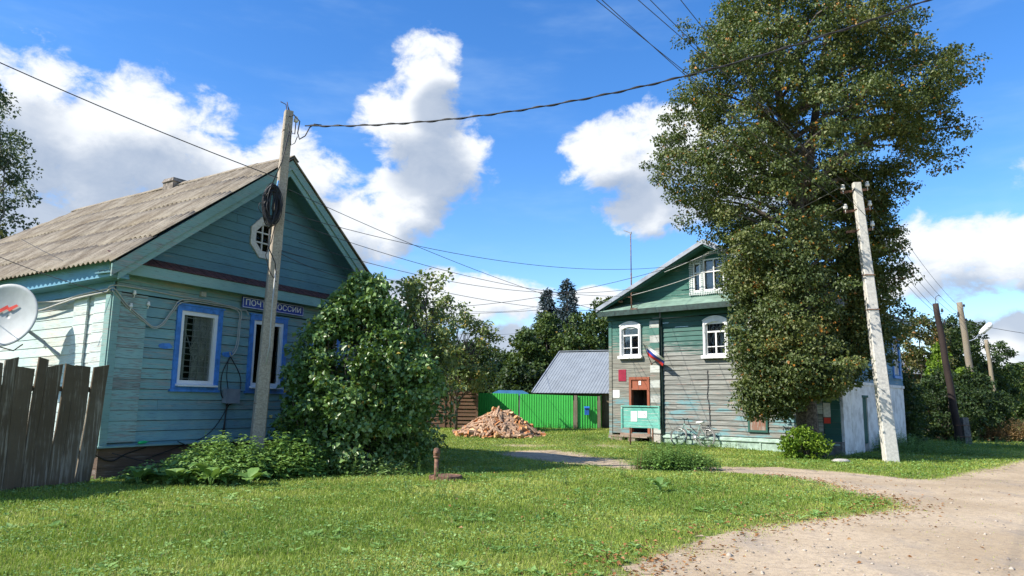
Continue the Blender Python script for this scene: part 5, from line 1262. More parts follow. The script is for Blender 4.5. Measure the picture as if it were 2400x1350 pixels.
def wood_pole(name, base, top, r0, r1, mat, label, group=None):
    r = empty(name, base, 0, label, 'utility pole', group); tl = Vector(top) - Vector(base); mb = MB(); mb.smooth = True; n = 14
    mb.tube([Vector((0, 0, -.1)).lerp(tl, i / n) + Vector((.015 * sin(i * 1.3), .01 * cos(i), 0)) for i in range(n + 1)], [r0 + (r1 - r0) * i / n for i in range(n + 1)], 12); mb.build('shaft', mat, r); return r, tl
def hook_ins(par, c, side):
    mb = MB(); mb.smooth = True; c = Vector(c); mb.tube([c, c + Vector((side * .18, -.02, -.04)), c + Vector((side * .2, -.02, .06))], .012); mb.lathe([(.04, 0), (.055, .02), (.05, .1), (.03, .11), (.04, .14), (.01, .16)], c + Vector((side * .2, -.02, .05)), 10); mb.build('insulator', 'wire_grey', par)
p3, t3 = wood_pole('utility_pole', (19.0, 31.2, -.02), (18.42, 31.2, 6.0), .16, .12, 'tarred_wood', 'nearly black tarred wooden pole tied to a concrete stub')
hook_ins(p3, t3 * .93, 1); hook_ins(p3, t3 * .84, 1)
mb = MB(); mb.smooth = True; mb.tube([t3 - Vector((0.02, 0, .05)), t3 + Vector((.02, 0, .28)), t3 + Vector((.14, 0, .36)), t3 + Vector((.24, 0, .30))], .012); mb.build('top_loop', 'wire_grey', p3)
mb = MB(); mb.box(.10, .34, -.10, .10, -.1, .95) if False else mb.hexa([(.16, -.14, -.1), (.44, -.14, -.1), (.44, .12, -.1), (.16, .12, -.1), (.10, -.14, 1.15), (.34, -.14, 1.15), (.34, .12, 1.15), (.10, .12, 1.15)])
mb.build('concrete_stub', 'dark_concrete', p3)
mb = MB(); mb.box(-.20, .42, -.17, .16, .35, .37); mb.box(-.22, .40, -.17, .16, .82, .84); mb.build('wire_tie', 'rust', p3)
p4, t4 = wood_pole('utility_pole', (25.5, 40.0, .0), (24.95, 40.0, 7.35), .20, .15, 'pole_wood', 'light brown wooden pole carrying a white street lamp')
for f_, s_ in ((.96, 1), (.90, -1), (.89, -1), (.85, 1)): hook_ins(p4, t4 * f_, s_)
lp = empty('street_lamp', (25.22, 39.9, 5.2), 0, 'white street lamp head on a short arm, fixed to the light brown pole', 'street lamp')
mb = MB(); mb.smooth = True; mb.tube([(-.1, 0, .02), (.1, 0, 0), (.30, -.1, .10), (.55, -.2, .42)], .035); mb.build('arm', 'eave_metal', lp)
mb = MB(); mb.smooth = True; ax_ = Vector((.62, -.25, .62)).normalized()
mb.lathe([(.05, 0), (.09, .08), (.15, .3), (.17, .6), (.14, .78), (.06, .86)], (.50, -.18, .36), 14, axis=ax_); mb.build('lamp_head', 'white_enamel', lp)
p5, t5 = wood_pole('utility_pole', (36.5, 55, .1), (36.1, 55, 6.7), .17, .13, 'pole_wood', 'plain greenish grey wooden pole beyond the street lamp pole')
p6, t6 = wood_pole('utility_pole', (54.4, 80, .3), (54.2, 80, 5.9), .17, .13, 'tarred_wood', 'farthest small dark pole on the right above the hedge')

# ------------------------------------------------------------------ wires
WG = 'overhead wires'
def pix(x, y, Y):
    d_ = Fv + Rv * ((x - 1200) / FPX) + Uv * ((675 - y) / FPX); return Vector((0, 0, CAMH)) + d_ * (Y / d_.y)
def wire(A, B, sag, label, r=.0075, mat='wire_grey', n=28, name='overhead_wire', twist=False):
    A = Vector(A); B = Vector(B); mb = MB(); mb.smooth = True
    P_ = [A.lerp(B, i / n) - Vector((0, 0, 4 * sag * (i / n) * (1 - i / n))) for i in range(n + 1)]
    mb.tube(P_, r, 5)
    if twist:
        m_ = n * 6; Q_ = [A.lerp(B, i / m_) - Vector((0, 0, 4 * sag * (i / m_) * (1 - i / m_))) + Vector((0, .022 * cos(i * .55), .022 * sin(i * .55))) for i in range(m_ + 1)]; mb.tube(Q_, r * .7, 5)
    o = mb.build(name, mat); o.location = (0, 0, 0); return tag(o, label, 'wire', WG)
T1 = P1x(7.60) + Vector((.28, -.05, 0))
wire(P1x(7.46) + Vector((.42, -.1, 0)), pix(2420, -95, 10.5), .75, 'thick twisted black cable from the leaning pole top up across the big tree', .014, 'black_cable', 40, 'overhead_cable', True)
mb = MB(); mb.smooth = True; q = P1x(7.5)
mb.tube([q + Vector((.06, -.12, .16)), q + Vector((.16, -.12, .20)), q + Vector((.30, -.12, .05)), q + Vector((.27, -.12, -.22)), q + Vector((.32, -.12, -.36)), q + Vector((.44, -.12, -.28)), q + Vector((.52, -.1, -.08)), q + Vector((.62, -.1, .0)), q + Vector((.78, -.1, -.02))], .014)
mb.tube([q + Vector((.04, -.12, .0)), q + Vector((.12, -.12, -.3)), q + Vector((.14, -.12, -.5)), q + Vector((.22, -.12, -.45)), q + Vector((.27, -.12, -.3))], .010)
mb.tube([q + Vector((.10, -.16, -.2)), q + Vector((-.02, -.17, -.9)), q + Vector((-.20, -.2, -1.45))], .011)
tag(mb.build('cable_loop', 'black_cable'), 'black cable loop hanging beside the top of the rough concrete pole', 'cable')
def far_end(B, P_, k, S): return B + (P_ - B) * k + Vector((0, 0, 4 * S * (1 - 1 / k)))
_a = P1x(6.25); wire(far_end(_a, pix(-60, 120, 12.0), 2.6, .40), _a, .40, 'single wire from the left frame edge down to the rough concrete pole', .011)
H = lambda u, y, z: H2M @ Vector((u, y, z))
wire(P1x(6.1), H(-.1, -.5, 5.10), .25, 'upper wire from below the coil to the eave of the green house')
wire(P1x(5.55), H(3.0, -.62, 6.55), .55, 'wire from the coil to the middle of the green gable')
wire(P1x(5.40), H(1.24, -.6, 5.6), .50, 'wire from the coil to the antenna bracket')
wire(P1x(4.7), H(-.2, -.5, 5.15), .35, 'lowest wire from the rough concrete pole to the green eave')
wire(pix(700, 568, 16.9), H(2.0, -.62, 5.9), .65, 'wire from the teal gable to the green roof edge')
E1 = Vector((-5.86, 21.5, 4.25)); wire(E1 + Vector((0, 0, .9)), pix(1330, 690, 55), 1.2, 'wire running from the teal roof toward the two spruces')
wire(E1, H(.4, -.6, 5.5), .35, 'wire over the thin bushes to the corner of the green roof')
wire(E1, pix(1975, 470, 20.8), 1.1, 'slack wire from the bushes up to the pale concrete pole')
wire(E1 + Vector((0, 0, .4)), pix(1280, 765, 54), .9, 'wire dropping from the bushes to the foot of the spruces')
wire(INS[0], H(2.75, -.70, 6.35), .10, 'white sheathed wire from the top crossarm to the green roof edge', .013, 'beige_conduit')
wire(INS[2], H(1.26, -.62, 5.62), .28, 'white sheathed wire from the second crossarm to the antenna mast', .013, 'beige_conduit')
for i, (x, y, k, lb) in enumerate(((1260, -115, 0, 'outermost'), (1292, -110, 2, 'second'), (1400, -85, 1, 'third'), (1440, -85, 3, 'fourth'), (1540, -70, 4, 'innermost'))):
    wire(far_end(INS[k], pix(x, y, 8.5 + .3 * i), 1.7, .5), INS[k], .5, lb + ' of the five wires coming in from the top edge to the pale pole', .0065)
wire(INS[1], P4T if False else Vector((25.5, 40, 0)) + t4 * .96, .35, 'highest wire from the pale pole to the lamp pole'); wire(INS[3], Vector((25.5, 40, 0)) + t4 * .90, .4, 'second wire from the pale pole to the lamp pole'); wire(INS[4], Vector((25.4, 40, 0)) + t4 * .88, .4, 'lowest wire from the pale pole to the lamp pole')
wire(INS[0], Vector((19, 31.2, 0)) + t3 * .95, .3, 'wire from the top crossarm to the tarred pole'); wire(INS[2], Vector((19.1, 31.2, 0)) + t3 * .9, .3, 'wire from the middle crossarm to the tarred pole')
_b = Vector((25.5, 40, 0)) + t4 * .85; wire(_b, far_end(_b, pix(2480, 792, 34), 2.5, .35), .35, 'wire from the lamp pole out past the right frame edge', .013)
wire(Vector((25.5, 40, 0)) + t4 * .94, Vector((36.5, 55, .1)) + t5 * .95, .4, 'wire from the lamp pole to the plain pole behind it')
wire(Vector((19, 31.2, 0)) + t3 * .93, Vector((25.4, 40, 0)) + t4 * .84, .3, 'wire from the tarred pole to the lamp pole')
wire(pix(-30, 590, 13.2), pix(262, 690, 13.7), .05, 'thin wire crossing the roof edge of the teal house above the dish', .007)
wire(pix(50, 560, 15), pix(248, 650, 13.8), .05, 'thin wire above the eave corner of the teal house', .007)
wire(P1x(4.6) + Vector((.1, -.1, 0)), pix(866, 660, 19.6), .12, 'wire from the rough concrete pole across the teal gable to its right end', .008)

# ------------------------------------------------------------------ old standpipe and well lid
pm = empty('standpipe', (-1.38, 14.05, 0), 0, 'rusty iron standpipe sticking out of the lawn', 'standpipe')
mb = MB(); mb.smooth = True; mb.tube([(0, 0, -.1), (0, 0, .46)], .041, 14); mb.lathe([(.042, .44), (.062, .45), (.062, .475), (.05, .48)], (0, 0, 0), 14); mb.build('pipe', 'rust', pm)
mb = MB(); mb.smooth = True; mb.lathe([(.05, .0), (.062, .02), (.068, .08), (.062, .12), (.045, .145), (.02, .155)], (0, 0, .475), 14); mb.lathe([(.02, 0), (.03, .02), (.02, .06)], (.0, -.07, .54), 8, axis=(0, -1, .1)); mb.build('cap', 'rust', pm)
lid = MB(); lid.smooth = False; lid.lathe([(.32, 0), (.32, .085), (.29, .095), (.28, .08), (.0, .085)], (0, 0, 0), 28); lo = lid.build('well_lid', 'rust'); lo.location = (-1.22, 14.28, .015); tag(lo, 'flat rusty round well lid at the foot of the standpipe', 'well lid')
stn = MB(); stn.smooth = True; stn.lathe([(.02, -.03), (.2, 0), (.22, .04), (.14, .09), (.03, .10)], (0, 0, 0), 9); so_ = stn.build('stone', 'stone_grey'); so_.location = (9.15, 20.5, 0); so_.scale = (1.2, .8, .9); tag(so_, 'flat grey stone in the grass left of the pale pole foot', 'stone')

# ------------------------------------------------------------------ trees
def limb_path(a, b, wob=.15, n=6, droop=0.0):
    a = Vector(a); b = Vector(b); L_ = (b - a).length; out = []
    ph = random.uniform(0, 6)
    for i in range(n + 1):
        t_ = i / n; p = a.lerp(b, t_); p += Vector((sin(t_ * 5 + ph), cos(t_ * 4 + ph), 0)) * wob * L_ * .12 * sin(pi * t_); p.z += L_ * .10 * sin(pi * t_) - droop * t_ * t_
        out.append(p)
    return out
def cluster_leaves(C, per, rad, size, flat=.6, up=.55, droopy=.3, rs=RS, outdir=None, svar=.3):
    n = len(C) * per; c = np.repeat(C, per, 0); g = rs.normal(size=(n, 3)); g = unit(g) * (rs.rand(n, 1) ** .45); g[:, 2] *= flat
    R_ = np.repeat(np.broadcast_to(np.asarray(rad, dtype=float).reshape(-1, 1), (len(C), 1)), per, 0)
    P_ = c + g * R_
    D_ = g * .8 + rs.normal(size=(n, 3)) * .6; D_[:, 2] -= droopy
    N_ = rs.normal(size=(n, 3)) * .55 + np.array([0, 0, up]) + g * .5
    if outdir is not None: N_ += np.repeat(outdir, per, 0) * .5
    L_ = size * (1 + svar * rs.normal(size=n)).clip(.5, 1.6)
    cr = np.repeat(rs.rand(len(C)), per)
    return P_, D_, N_, L_, np.clip(.55 * rs.rand(n) + .45 * cr, 0, 1)
def make_leaves(name, C, per, rad, size, mat, parent=None, width=.72, **kw):
    P_, D_, N_, L_, r = cluster_leaves(C, per, rad, size, **kw); V, F = leaves_arrays(P_, D_, N_, L_, L_ * width)
    return npmesh(name, V, F, np.repeat(r, 2), mat, parent)

# --- the big linden
LB = Vector((9.6, 23.9, 0))   # crown is laid out here, then moved to its root below
prof = np.array([(17.6, 10.0, .5), (16.9, 9.95, 1.7), (15.7, 10.0, 3.2), (14.1, 10.3, 4.45), (12.5, 10.4, 5.2), (11, 10.45, 5.2), (9.5, 9.9, 5.1), (8.25, 9.5, 3.85), (7.2, 9.8, 3.05), (5.75, 10.1, 2.7), (4.3, 10.0, 2.75), (2.8, 9.65, 2.5), (2.1, 9.5, 1.7), (1.7, 9.4, .9)])[::-1]
def profx(z): return np.interp(z, prof[:, 0], prof[:, 1]) - .12, np.interp(z, prof[:, 0], prof[:, 2]) * .935
LB2 = Vector((9.1, 22.55, 0)); lt = empty('linden_tree', LB2, 0, 'huge linden tree with turning leaves, in front of the green house', 'tree')
rs = np.random.RandomState(5)
C = []
while len(C) < 4300:
    z = rs.uniform(1.8, 17.4); cx, w = profx(z)
    if rs.rand() > (w / 5.4) ** 1.3 + .06 + (.30 if z < 7.5 else 0): continue
    a = rs.uniform(0, 2 * pi); q = rs.rand() ** .38
    lobes = 1 + .10 * sin(5 * a + z * 1.1) + .10 * sin(3 * a - z * 2.3)
    q = max(q, .22 + .25 * rs.rand()); x = cx + w * q * cos(a) * lobes; y = LB.y + .1 - .75 * float(sstep(8.5, 5.5, z)) + w * .82 * q * sin(a) * lobes
    C.append((x, y, z))
C = np.array(C); nz = n3(C, .95, 1.3) + .5 * n3(C, 2.1, 4.0)
C = C[nz > np.where(C[:, 2] < 7, -.62, -.30 - .1 * rs.rand(len(C)))]
ksc = 22.55 / 23.9
C = np.stack([C[:, 0] * ksc, LB2.y + (C[:, 1] - 23.9) * ksc, 1.5 + (C[:, 2] - 1.5) * ksc], 1)
C = C[(np.abs(n3(C, 1.25, 7.7)) > .055) | (C[:, 2] < 6)]
clr = (C[:, 0] > 9.6) & (C[:, 0] < 13.0) & (C[:, 2] < 9.4)
C[:, 1] = np.where(clr, np.maximum(C[:, 1], 22.62 + .6 * rs.rand(len(C))), C[:, 1])
Cx = []
while len(Cx) < 760:
    q_ = rs.normal(size=3); q_ = q_ / np.linalg.norm(q_) * rs.rand() ** .4
    p_ = np.array([10.9, 23.3, 5.9]) + q_ * np.array([2.0, 1.2, 3.9])
    if p_[1] > 22.6 and p_[2] > 2.2 + .25 * abs(p_[0] - 10.5): Cx.append(p_)
Cx = np.array(Cx); C = np.concatenate([C, Cx[n3(Cx, 1.6, 2.2) > -.45]])
Cd = rs.normal(size=(120, 3)); Cd = unit(Cd) * rs.rand(120, 1) ** .4 * np.array([.95, .6, .75]) + np.array([7.75, 21.9, 1.85]); C = np.concatenate([C, Cd])
# drop clusters that would sit inside the house
def in_h2(P_):
    u = (P_[:, 0] - 4.07) * .743 - (P_[:, 1] - 28.83) * .669; v = (P_[:, 0] - 4.07) * .669 + (P_[:, 1] - 28.83) * .743
    return (u > -.6) & (u < 8.75) & (v > -.38) & (v < 9) & (P_[:, 2] < 7.9)
C = C[~in_h2(C)]
# the lane side is trimmed so that the pole stands in the sun
_rel = C[:, :2] - np.array([10.5, 20.8]); _sh = np.array([sh.x, sh.y]); _al = _rel @ _sh; _pd = np.abs(_rel[:, 0] * _sh[1] - _rel[:, 1] * _sh[0])
_zp = C[:, 2] - _al * math.tan(SUN_EL); C = C[~((_al > 0) & (_pd < .36) & (_zp > -.5) & (_zp < 8.4) & (rs.rand(len(C)) < .93))]
Cl = C - np.array(LB2)
out = unit(np.stack([C[:, 0] - 9.5, C[:, 1] - LB2.y, (C[:, 2] - 8) * .5], 1))
make_leaves('crown', Cl, 92, rs.uniform(.24, .50, len(C)), .082, 'leaf_linden', lt, flat=.5, droopy=.45, rs=rs, outdir=out)
mb = MB(); mb.smooth = True
tp = [(0, 0, -.1), (0, 0, .15), (0, 0, .6), (-.02, 0, 1.5), (-.05, 0, 3), (0, 0, 4.5), (0, 0.05, 6), (-.05, 0, 7.6), (-.02, 0, 8.6), (-.25, 0, 10), (-.45, 0, 12), (-.35, 0, 14.2), (-.2, 0, 16.5)]
mb.tube(tp, [.50, .40, .33, .31, .29, .28, .26, .25, .22, .17, .12, .08, .03], 16)
mb.tube([(-.02, 0, 8.2), (.5, .1, 9.3), (.8, .2, 10.8), (1.2, .2, 13), (1.5, .2, 15)], [.19, .16, .13, .08, .02], 10)
mb.tube([(-.02, 0, 8.4), (-.4, -.2, 9.4), (-1.1, -.4, 10.8), (-1.8, -.5, 12.6)], [.15, .12, .09, .03], 10)
for k in range(12): # root flare
    a = k / 12 * 2 * pi; mb.tube([(.3 * cos(a), .3 * sin(a), .5), (.42 * cos(a), .42 * sin(a), .1), (.6 * cos(a), .6 * sin(a), -.08)], [.08, .09, .03], 6)
mb.build('trunk', 'bark', lt)
mb = MB(); mb.smooth = True
sel = rs.choice(len(Cl), 120, replace=False)
for i in sel:
    e = Vector(Cl[i]); zt = max(2.2, min(e.z - .25 * sqrt(e.x ** 2 + e.y ** 2) - .3, 15.5)); tx_ = float(np.interp(zt, [0, 8.6, 10, 12, 14.2, 16.5], [0, 0, -.25, -.45, -.35, -.2])); a = Vector((tx_, 0, zt)); L_ = (e - a).length
    r0 = min(.03 + L_ * .014, .10 if e.z > 5 else .05); mb.tube(limb_path(a, e, .6, 7), [r0 * (1 - .85 * i_ / 7) for i_ in range(8)], 6)
mb.build('limbs', 'bark', lt)

# --- generic broadleaf
def bush(name, label, cat, base, hgt, rx, ry, ncl, per, crad, lsize, mat, group=None, zlo=.0, shape=None, stems=8, bark='bark', seed=1, flat=.7, noise=-.5, cut=None, trunk=None, tilt=0, parts=('foliage', 'stems')):
    rs = np.random.RandomState(seed); base = Vector(base); r = empty(name, base, 0, label, cat, group); C = []
    shape = shape or (lambda t_: sin(pi * min(1, .12 + t_ * .92)) ** .6)
    k = 0
    while len(C) < ncl and k < ncl * 40:
        k += 1; t_ = rs.rand(); z = zlo + (hgt - zlo) * t_; w = shape(t_)
        if rs.rand() > w + .1: continue
        a = rs.uniform(0, 2 * pi); q = rs.rand() ** .42; lb = 1 + .13 * sin(3 * a + seed + 5 * t_) + .09 * sin(5 * a - 7 * t_)
        C.append((rx * w * q * cos(a) * lb + tilt * t_, ry * w * q * sin(a) * lb, z))
    C = np.array(C); nz = n3(C + np.array(base), 2.2 / max(rx, .5), seed * .7); C = C[nz > noise]
    if cut is not None: C = C[~cut(C + np.array(base))]
    make_leaves(parts[0], C, per, rs.uniform(.6, 1.1, len(C)) * crad, lsize, mat, r, rs=rs, flat=flat)
    mb = MB(); mb.smooth = True
    if trunk:
        mb.tube([(0, 0, -.1), (0, 0, trunk[1] * .5), (tilt * .4, 0, trunk[1]), (tilt * .8, 0, hgt * .85)], [trunk[0], trunk[0] * .8, trunk[0] * .65, .02], 8)
    st = min(stems, len(C))
    for i in rs.choice(len(C), st, replace=False):
        e = Vector(C[i]); a = Vector((rs.uniform(-.12, .12) * rx, rs.uniform(-.12, .12) * ry, -.05)) if not trunk else Vector((0, 0, min(trunk[1], e.z * .6)))
        r0 = .012 + .006 * hgt if not trunk else trunk[0] * .4; mb.tube(limb_path(a, e, .6, 5), [r0 * (1 - .8 * j / 5) for j in range(6)], 5)
    mb.build(parts[1], bark, r)
    return r
def in_h1(P_):
    c, s_ = cos(radians(62)), sin(radians(62)); dx = P_[:, 0] + 7.66; dy = P_[:, 1] - 13.88; u = dx * c + dy * s_; v = -dx * s_ + dy * c
    return (u > -.1) & (u < 7.6) & (v > -.12)
lilac_shape = lambda t_: (.95 - .08 * t_) if t_ < .5 else max(.14, .90 - (t_ - .5) * 1.5)
bush('lilac_bush', 'large dense lilac bush covering the right end of the teal house', 'bush', (-3.42, 16.2, 0), 4.30, 1.70, 1.5, 930, 50, .25, .10, 'leaf_lilac', shape=lilac_shape, stems=46, seed=6, noise=-.32, cut=in_h1, zlo=.15, tilt=.15)
bush('young_tree', 'sparse tall bush with yellowing tips behind the lilac, its trunk bare in the middle', 'bush', (-2.35, 18.4, 0), 4.75, 1.05, 1.0, 250, 36, .28, .10, 'leaf_thin', shape=lambda t_: .60 + .35 * sin(pi * t_), stems=90, seed=8, noise=-.02, zlo=.3, trunk=(.06, 2.5), tilt=.1)
bush('young_tree', 'sparse olive green bush overhanging the slatted wood store', 'bush', (-2.3, 31.4, .2), 6.0, 1.75, .95, 330, 44, .34, .12, 'leaf_thin', shape=lambda t_: .95 if t_ < .55 else max(.15, .95 - (t_ - .55) * 1.5), stems=80, seed=12, noise=-.05, zlo=1.9, trunk=(.07, 2.2), tilt=-.3)
bush('young_tree', 'small leafy bush right at the pole side of the lilac', 'bush', (-4.35, 15.55, 0), 2.3, .55, .45, 60, 30, .26, .11, 'leaf_lilac', seed=21, noise=-.6, zlo=.3, cut=in_h1)
bush('shoot_clump', 'bright clump of shoots sprouting at the foot of the big tree', 'bush', (8.52, 21.45, 0), .92, .68, .5, 90, 34, .17, .085, 'leaf_bright', seed=5, noise=-.9, stems=16)

# --- spruces
def spruce(base, h, r, label, seed):
    rs = np.random.RandomState(seed); rt = empty('spruce_tree', base, 0, label, 'tree', 'spruces behind the shed'); mb = MB(); mb.smooth = True
    mb.tube([(0, 0, 0), (0, 0, h)], [.22, .02], 8); C = []; O = []
    lay = 46
    for k in range(lay):
        z = 1.5 + (h - 1.6) * k / lay; w = r * (1 - (z / h) ** 1.15) + .12
        for j in range(int(5 + 8 * w / r)):
            a = rs.uniform(0, 2 * pi); L_ = w * rs.uniform(.7, 1.12)
            m_ = max(2, int(L_ / .22)); 
            for q in range(1, m_ + 1):
                f_ = q / m_; C.append((L_ * f_ * cos(a), L_ * f_ * sin(a), z - .30 * L_ * f_ + .22 * L_ * f_ ** 3)); O.append((cos(a), sin(a), -.1))
            if j % 3 == 0: mb.tube([(0, 0, z), (L_ * .5 * cos(a), L_ * .5 * sin(a), z - .15 * L_), (L_ * cos(a), L_ * sin(a), z - .1 * L_)], [.03, .02, .008], 4)
    mb.build('trunk', 'bark', rt); C = np.array(C); O = np.array(O); per = 9; n = len(C) * per
    c = np.repeat(C, per, 0) + rs.normal(size=(n, 3)) * .09; D_ = np.repeat(O, per, 0) + rs.normal(size=(n, 3)) * .55; N_ = rs.normal(size=(n, 3)) * .4 + np.array([0, 0, 1.]); L_ = rs.uniform(.16, .34, n)
    V, F = leaves_arrays(c, D_, N_, L_, L_ * .48); npmesh('crown', V, F, np.repeat(rs.rand(n), 2), 'needle_blue', rt)
spruce((4.25, 55, .4), 10.6, 2.75, 'taller of the two blue spruces above the ribbed shed roof', 2)
spruce((2.75, 55.6, .4), 9.9, 2.5, 'shorter left one of the two blue spruces above the shed roof', 4)

# --- background trees (each its own crown and trunk)
BT = [((0.9, 47, .4), 5.6, 1.9, 'round green tree left of the spruces behind the fence', 'leaf_bg', 1), ((2.4, 49, .4), 6.9, 2.0, 'broad green tree right under the left spruce', 'leaf_bg', 2), ((4.4, 47, .4), 6.7, 2.0, 'broad green tree under the taller spruce', 'leaf_bg', 3),
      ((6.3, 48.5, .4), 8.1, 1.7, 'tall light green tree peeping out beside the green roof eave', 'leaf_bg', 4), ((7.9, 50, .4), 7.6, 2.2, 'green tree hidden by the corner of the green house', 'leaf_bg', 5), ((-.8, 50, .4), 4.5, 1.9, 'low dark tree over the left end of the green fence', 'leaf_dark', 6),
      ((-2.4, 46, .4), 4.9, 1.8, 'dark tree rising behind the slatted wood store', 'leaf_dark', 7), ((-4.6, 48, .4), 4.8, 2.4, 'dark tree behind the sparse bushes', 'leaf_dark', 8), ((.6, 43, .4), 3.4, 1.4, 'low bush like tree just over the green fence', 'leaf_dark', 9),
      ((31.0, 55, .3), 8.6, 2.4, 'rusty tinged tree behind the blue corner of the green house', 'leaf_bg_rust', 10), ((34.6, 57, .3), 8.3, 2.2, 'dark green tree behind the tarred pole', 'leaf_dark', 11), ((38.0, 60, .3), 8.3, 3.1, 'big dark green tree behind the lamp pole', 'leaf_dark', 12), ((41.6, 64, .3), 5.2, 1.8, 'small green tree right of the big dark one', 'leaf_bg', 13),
      ((45.5, 70, .3), 5.0, 2.4, 'pale green tree over the hedge near the right edge', 'leaf_bg', 14), ((51, 74, .3), 5.6, 3.0, 'green tree beside the farthest pole', 'leaf_bg', 15), ((27, 62, .3), 6.0, 2.5, 'green tree hidden behind the white annex', 'leaf_bg', 16)]
for (b, h, r, lb, mt_, sd) in BT:
    bush('broadleaf_tree', lb, 'tree', b, h, r, r, int(70 + 45 * r), 60, .55, .20, mt_, 'trees beyond the houses', zlo=.5, stems=14, seed=sd, noise=-.65, trunk=(.16, 2.0), shape=lambda t_: (sin(pi * min(1, .22 + t_ * .76)) ** .55), parts=('crown', 'trunk'))
bush('birch_tree', 'tall feathery birch cut by the left frame edge', 'tree', (-23.3, 30, 0), 15.2, 2.9, 2.6, 420, 80, .60, .13, 'leaf_grey', seed=31, noise=-.2, trunk=(.22, 4.0), stems=70, zlo=4, shape=lambda t_: (sin(pi * min(1, .2 + t_ * .78)) ** .7), parts=('crown', 'trunk'), bark='bark_pale')
bush('yellow_tree', 'yellow green tree showing over the roof at the left edge', 'tree', (-21.3, 29, 0), 8.3, 2.3, 1.8, 120, 44, .55, .16, 'leaf_yellow', seed=33, noise=-.5, trunk=(.15, 3.0), stems=20, zlo=3, parts=('crown', 'trunk'))
# bushes by the dark pole; leaf_dark puts their shade into the leaf colour
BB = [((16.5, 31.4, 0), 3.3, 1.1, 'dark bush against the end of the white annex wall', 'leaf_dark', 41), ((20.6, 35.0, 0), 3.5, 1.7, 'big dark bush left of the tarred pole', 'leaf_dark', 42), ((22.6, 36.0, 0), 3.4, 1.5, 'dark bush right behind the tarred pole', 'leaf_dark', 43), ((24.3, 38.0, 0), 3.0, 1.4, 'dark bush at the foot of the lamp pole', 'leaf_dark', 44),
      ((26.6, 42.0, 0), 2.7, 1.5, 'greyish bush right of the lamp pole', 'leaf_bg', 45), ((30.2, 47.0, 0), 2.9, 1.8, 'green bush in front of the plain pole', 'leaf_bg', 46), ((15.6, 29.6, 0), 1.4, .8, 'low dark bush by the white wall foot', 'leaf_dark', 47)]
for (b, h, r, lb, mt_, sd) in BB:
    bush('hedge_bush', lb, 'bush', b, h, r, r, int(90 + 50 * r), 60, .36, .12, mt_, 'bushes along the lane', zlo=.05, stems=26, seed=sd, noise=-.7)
bush('sapling', 'bright yellow green sapling rising from the dark bushes', 'tree', (21.5, 36.6, 0), 4.6, .8, .7, 60, 50, .32, .12, 'leaf_bright', seed=51, noise=-.5, stems=12, zlo=2.4, trunk=(.05, 2), shape=lambda t_: 1 - .85 * t_)
bush('sapling', 'second bright green sapling left of the lamp pole', 'tree', (23.6, 37.8, 0), 3.5, .75, .7, 50, 50, .3, .12, 'leaf_bright', seed=52, noise=-.5, stems=12, zlo=2.0, trunk=(.05, 1.8), shape=lambda t_: 1 - .6 * t_)

# far houses behind the hedge
fh = empty('far_house', (32.5, 61.0, 0), radians(-12), 'pale ribbed roof of a house behind the dark bushes on the right', 'house')
mb = MB(); mb.hexa([(-4, 0, 4.3), (3.5, 0, 4.3), (3.5, 4, 5.5), (-4, 4, 5.5), (-4, 0, 4.36), (3.5, 0, 4.36), (3.5, 4, 5.56), (-4, 4, 5.56)])
for i in range(30): mb.beam((-4 + i * .25, 0, 4.38), (-4 + i * .25, 4, 5.58), .06, .04)
mb.build('roof', 'eave_metal', fh); mb = MB(); mb.box(-3.7, 3.2, .4, 6, 0, 4.35); mb.build('wall', 'old_wood', fh)
cr = empty('parked_car', (38.7, 60.3, .1), radians(20), 'tiny white car showing between the bushes on the right', 'car')
mb = MB(); mb.prism([(-2, .35), (2, .35), (2.05, .75), (1.2, .9), (.7, 1.42), (-1.0, 1.42), (-1.6, .95), (-2.05, .85)], -.8, .8); mb.build('body', 'white_enamel', cr)
mb = MB(); mb.prism([(1.05, .93), (.65, 1.35), (-.95, 1.35), (-1.4, .96)], -.805, .805); mb.build('windows', 'room_dark', cr)
for x in (-1.3, 1.3):
    for y in (-.82, .68): mb = MB(); mb.smooth = True; mb.lathe([(.30, 0), (.32, .03), (.32, .13), (.3, .16)], (x, y, .33), 16, axis=(0, 1, 0)); mb.build('wheel', 'tyre', cr)

# distant woods along the horizon
rs = np.random.RandomState(77)
def woods(name, azs, dist, h, n, mat, label):
    a = np.radians(rs.uniform(azs[0], azs[1], n)); d = rs.uniform(dist[0], dist[1], n); x = d * np.sin(a); y = d * np.cos(a); top = h * (.72 + .28 * np.sin(a * 60 + np.sin(a * 23) * 2)) + rs.normal(size=n) * .5
    z = gz(x, y) + rs.rand(n) ** .7 * np.maximum(top, 1); C_ = np.stack([x, y, z], 1)
    o = make_leaves(name, C_, 14, 1.6, .9, mat, rs=rs); tag(o, label, 'woods', kind='stuff')
woods('woods', (20, 62), (105, 140), 6.5, 3600, 'leaf_bg', 'far off dark green woods along the right horizon')
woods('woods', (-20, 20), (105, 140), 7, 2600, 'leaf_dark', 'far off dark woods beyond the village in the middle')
woods('woods', (-75, -20), (90, 130), 8, 2200, 'leaf_dark', 'far off woods hidden behind the teal house')

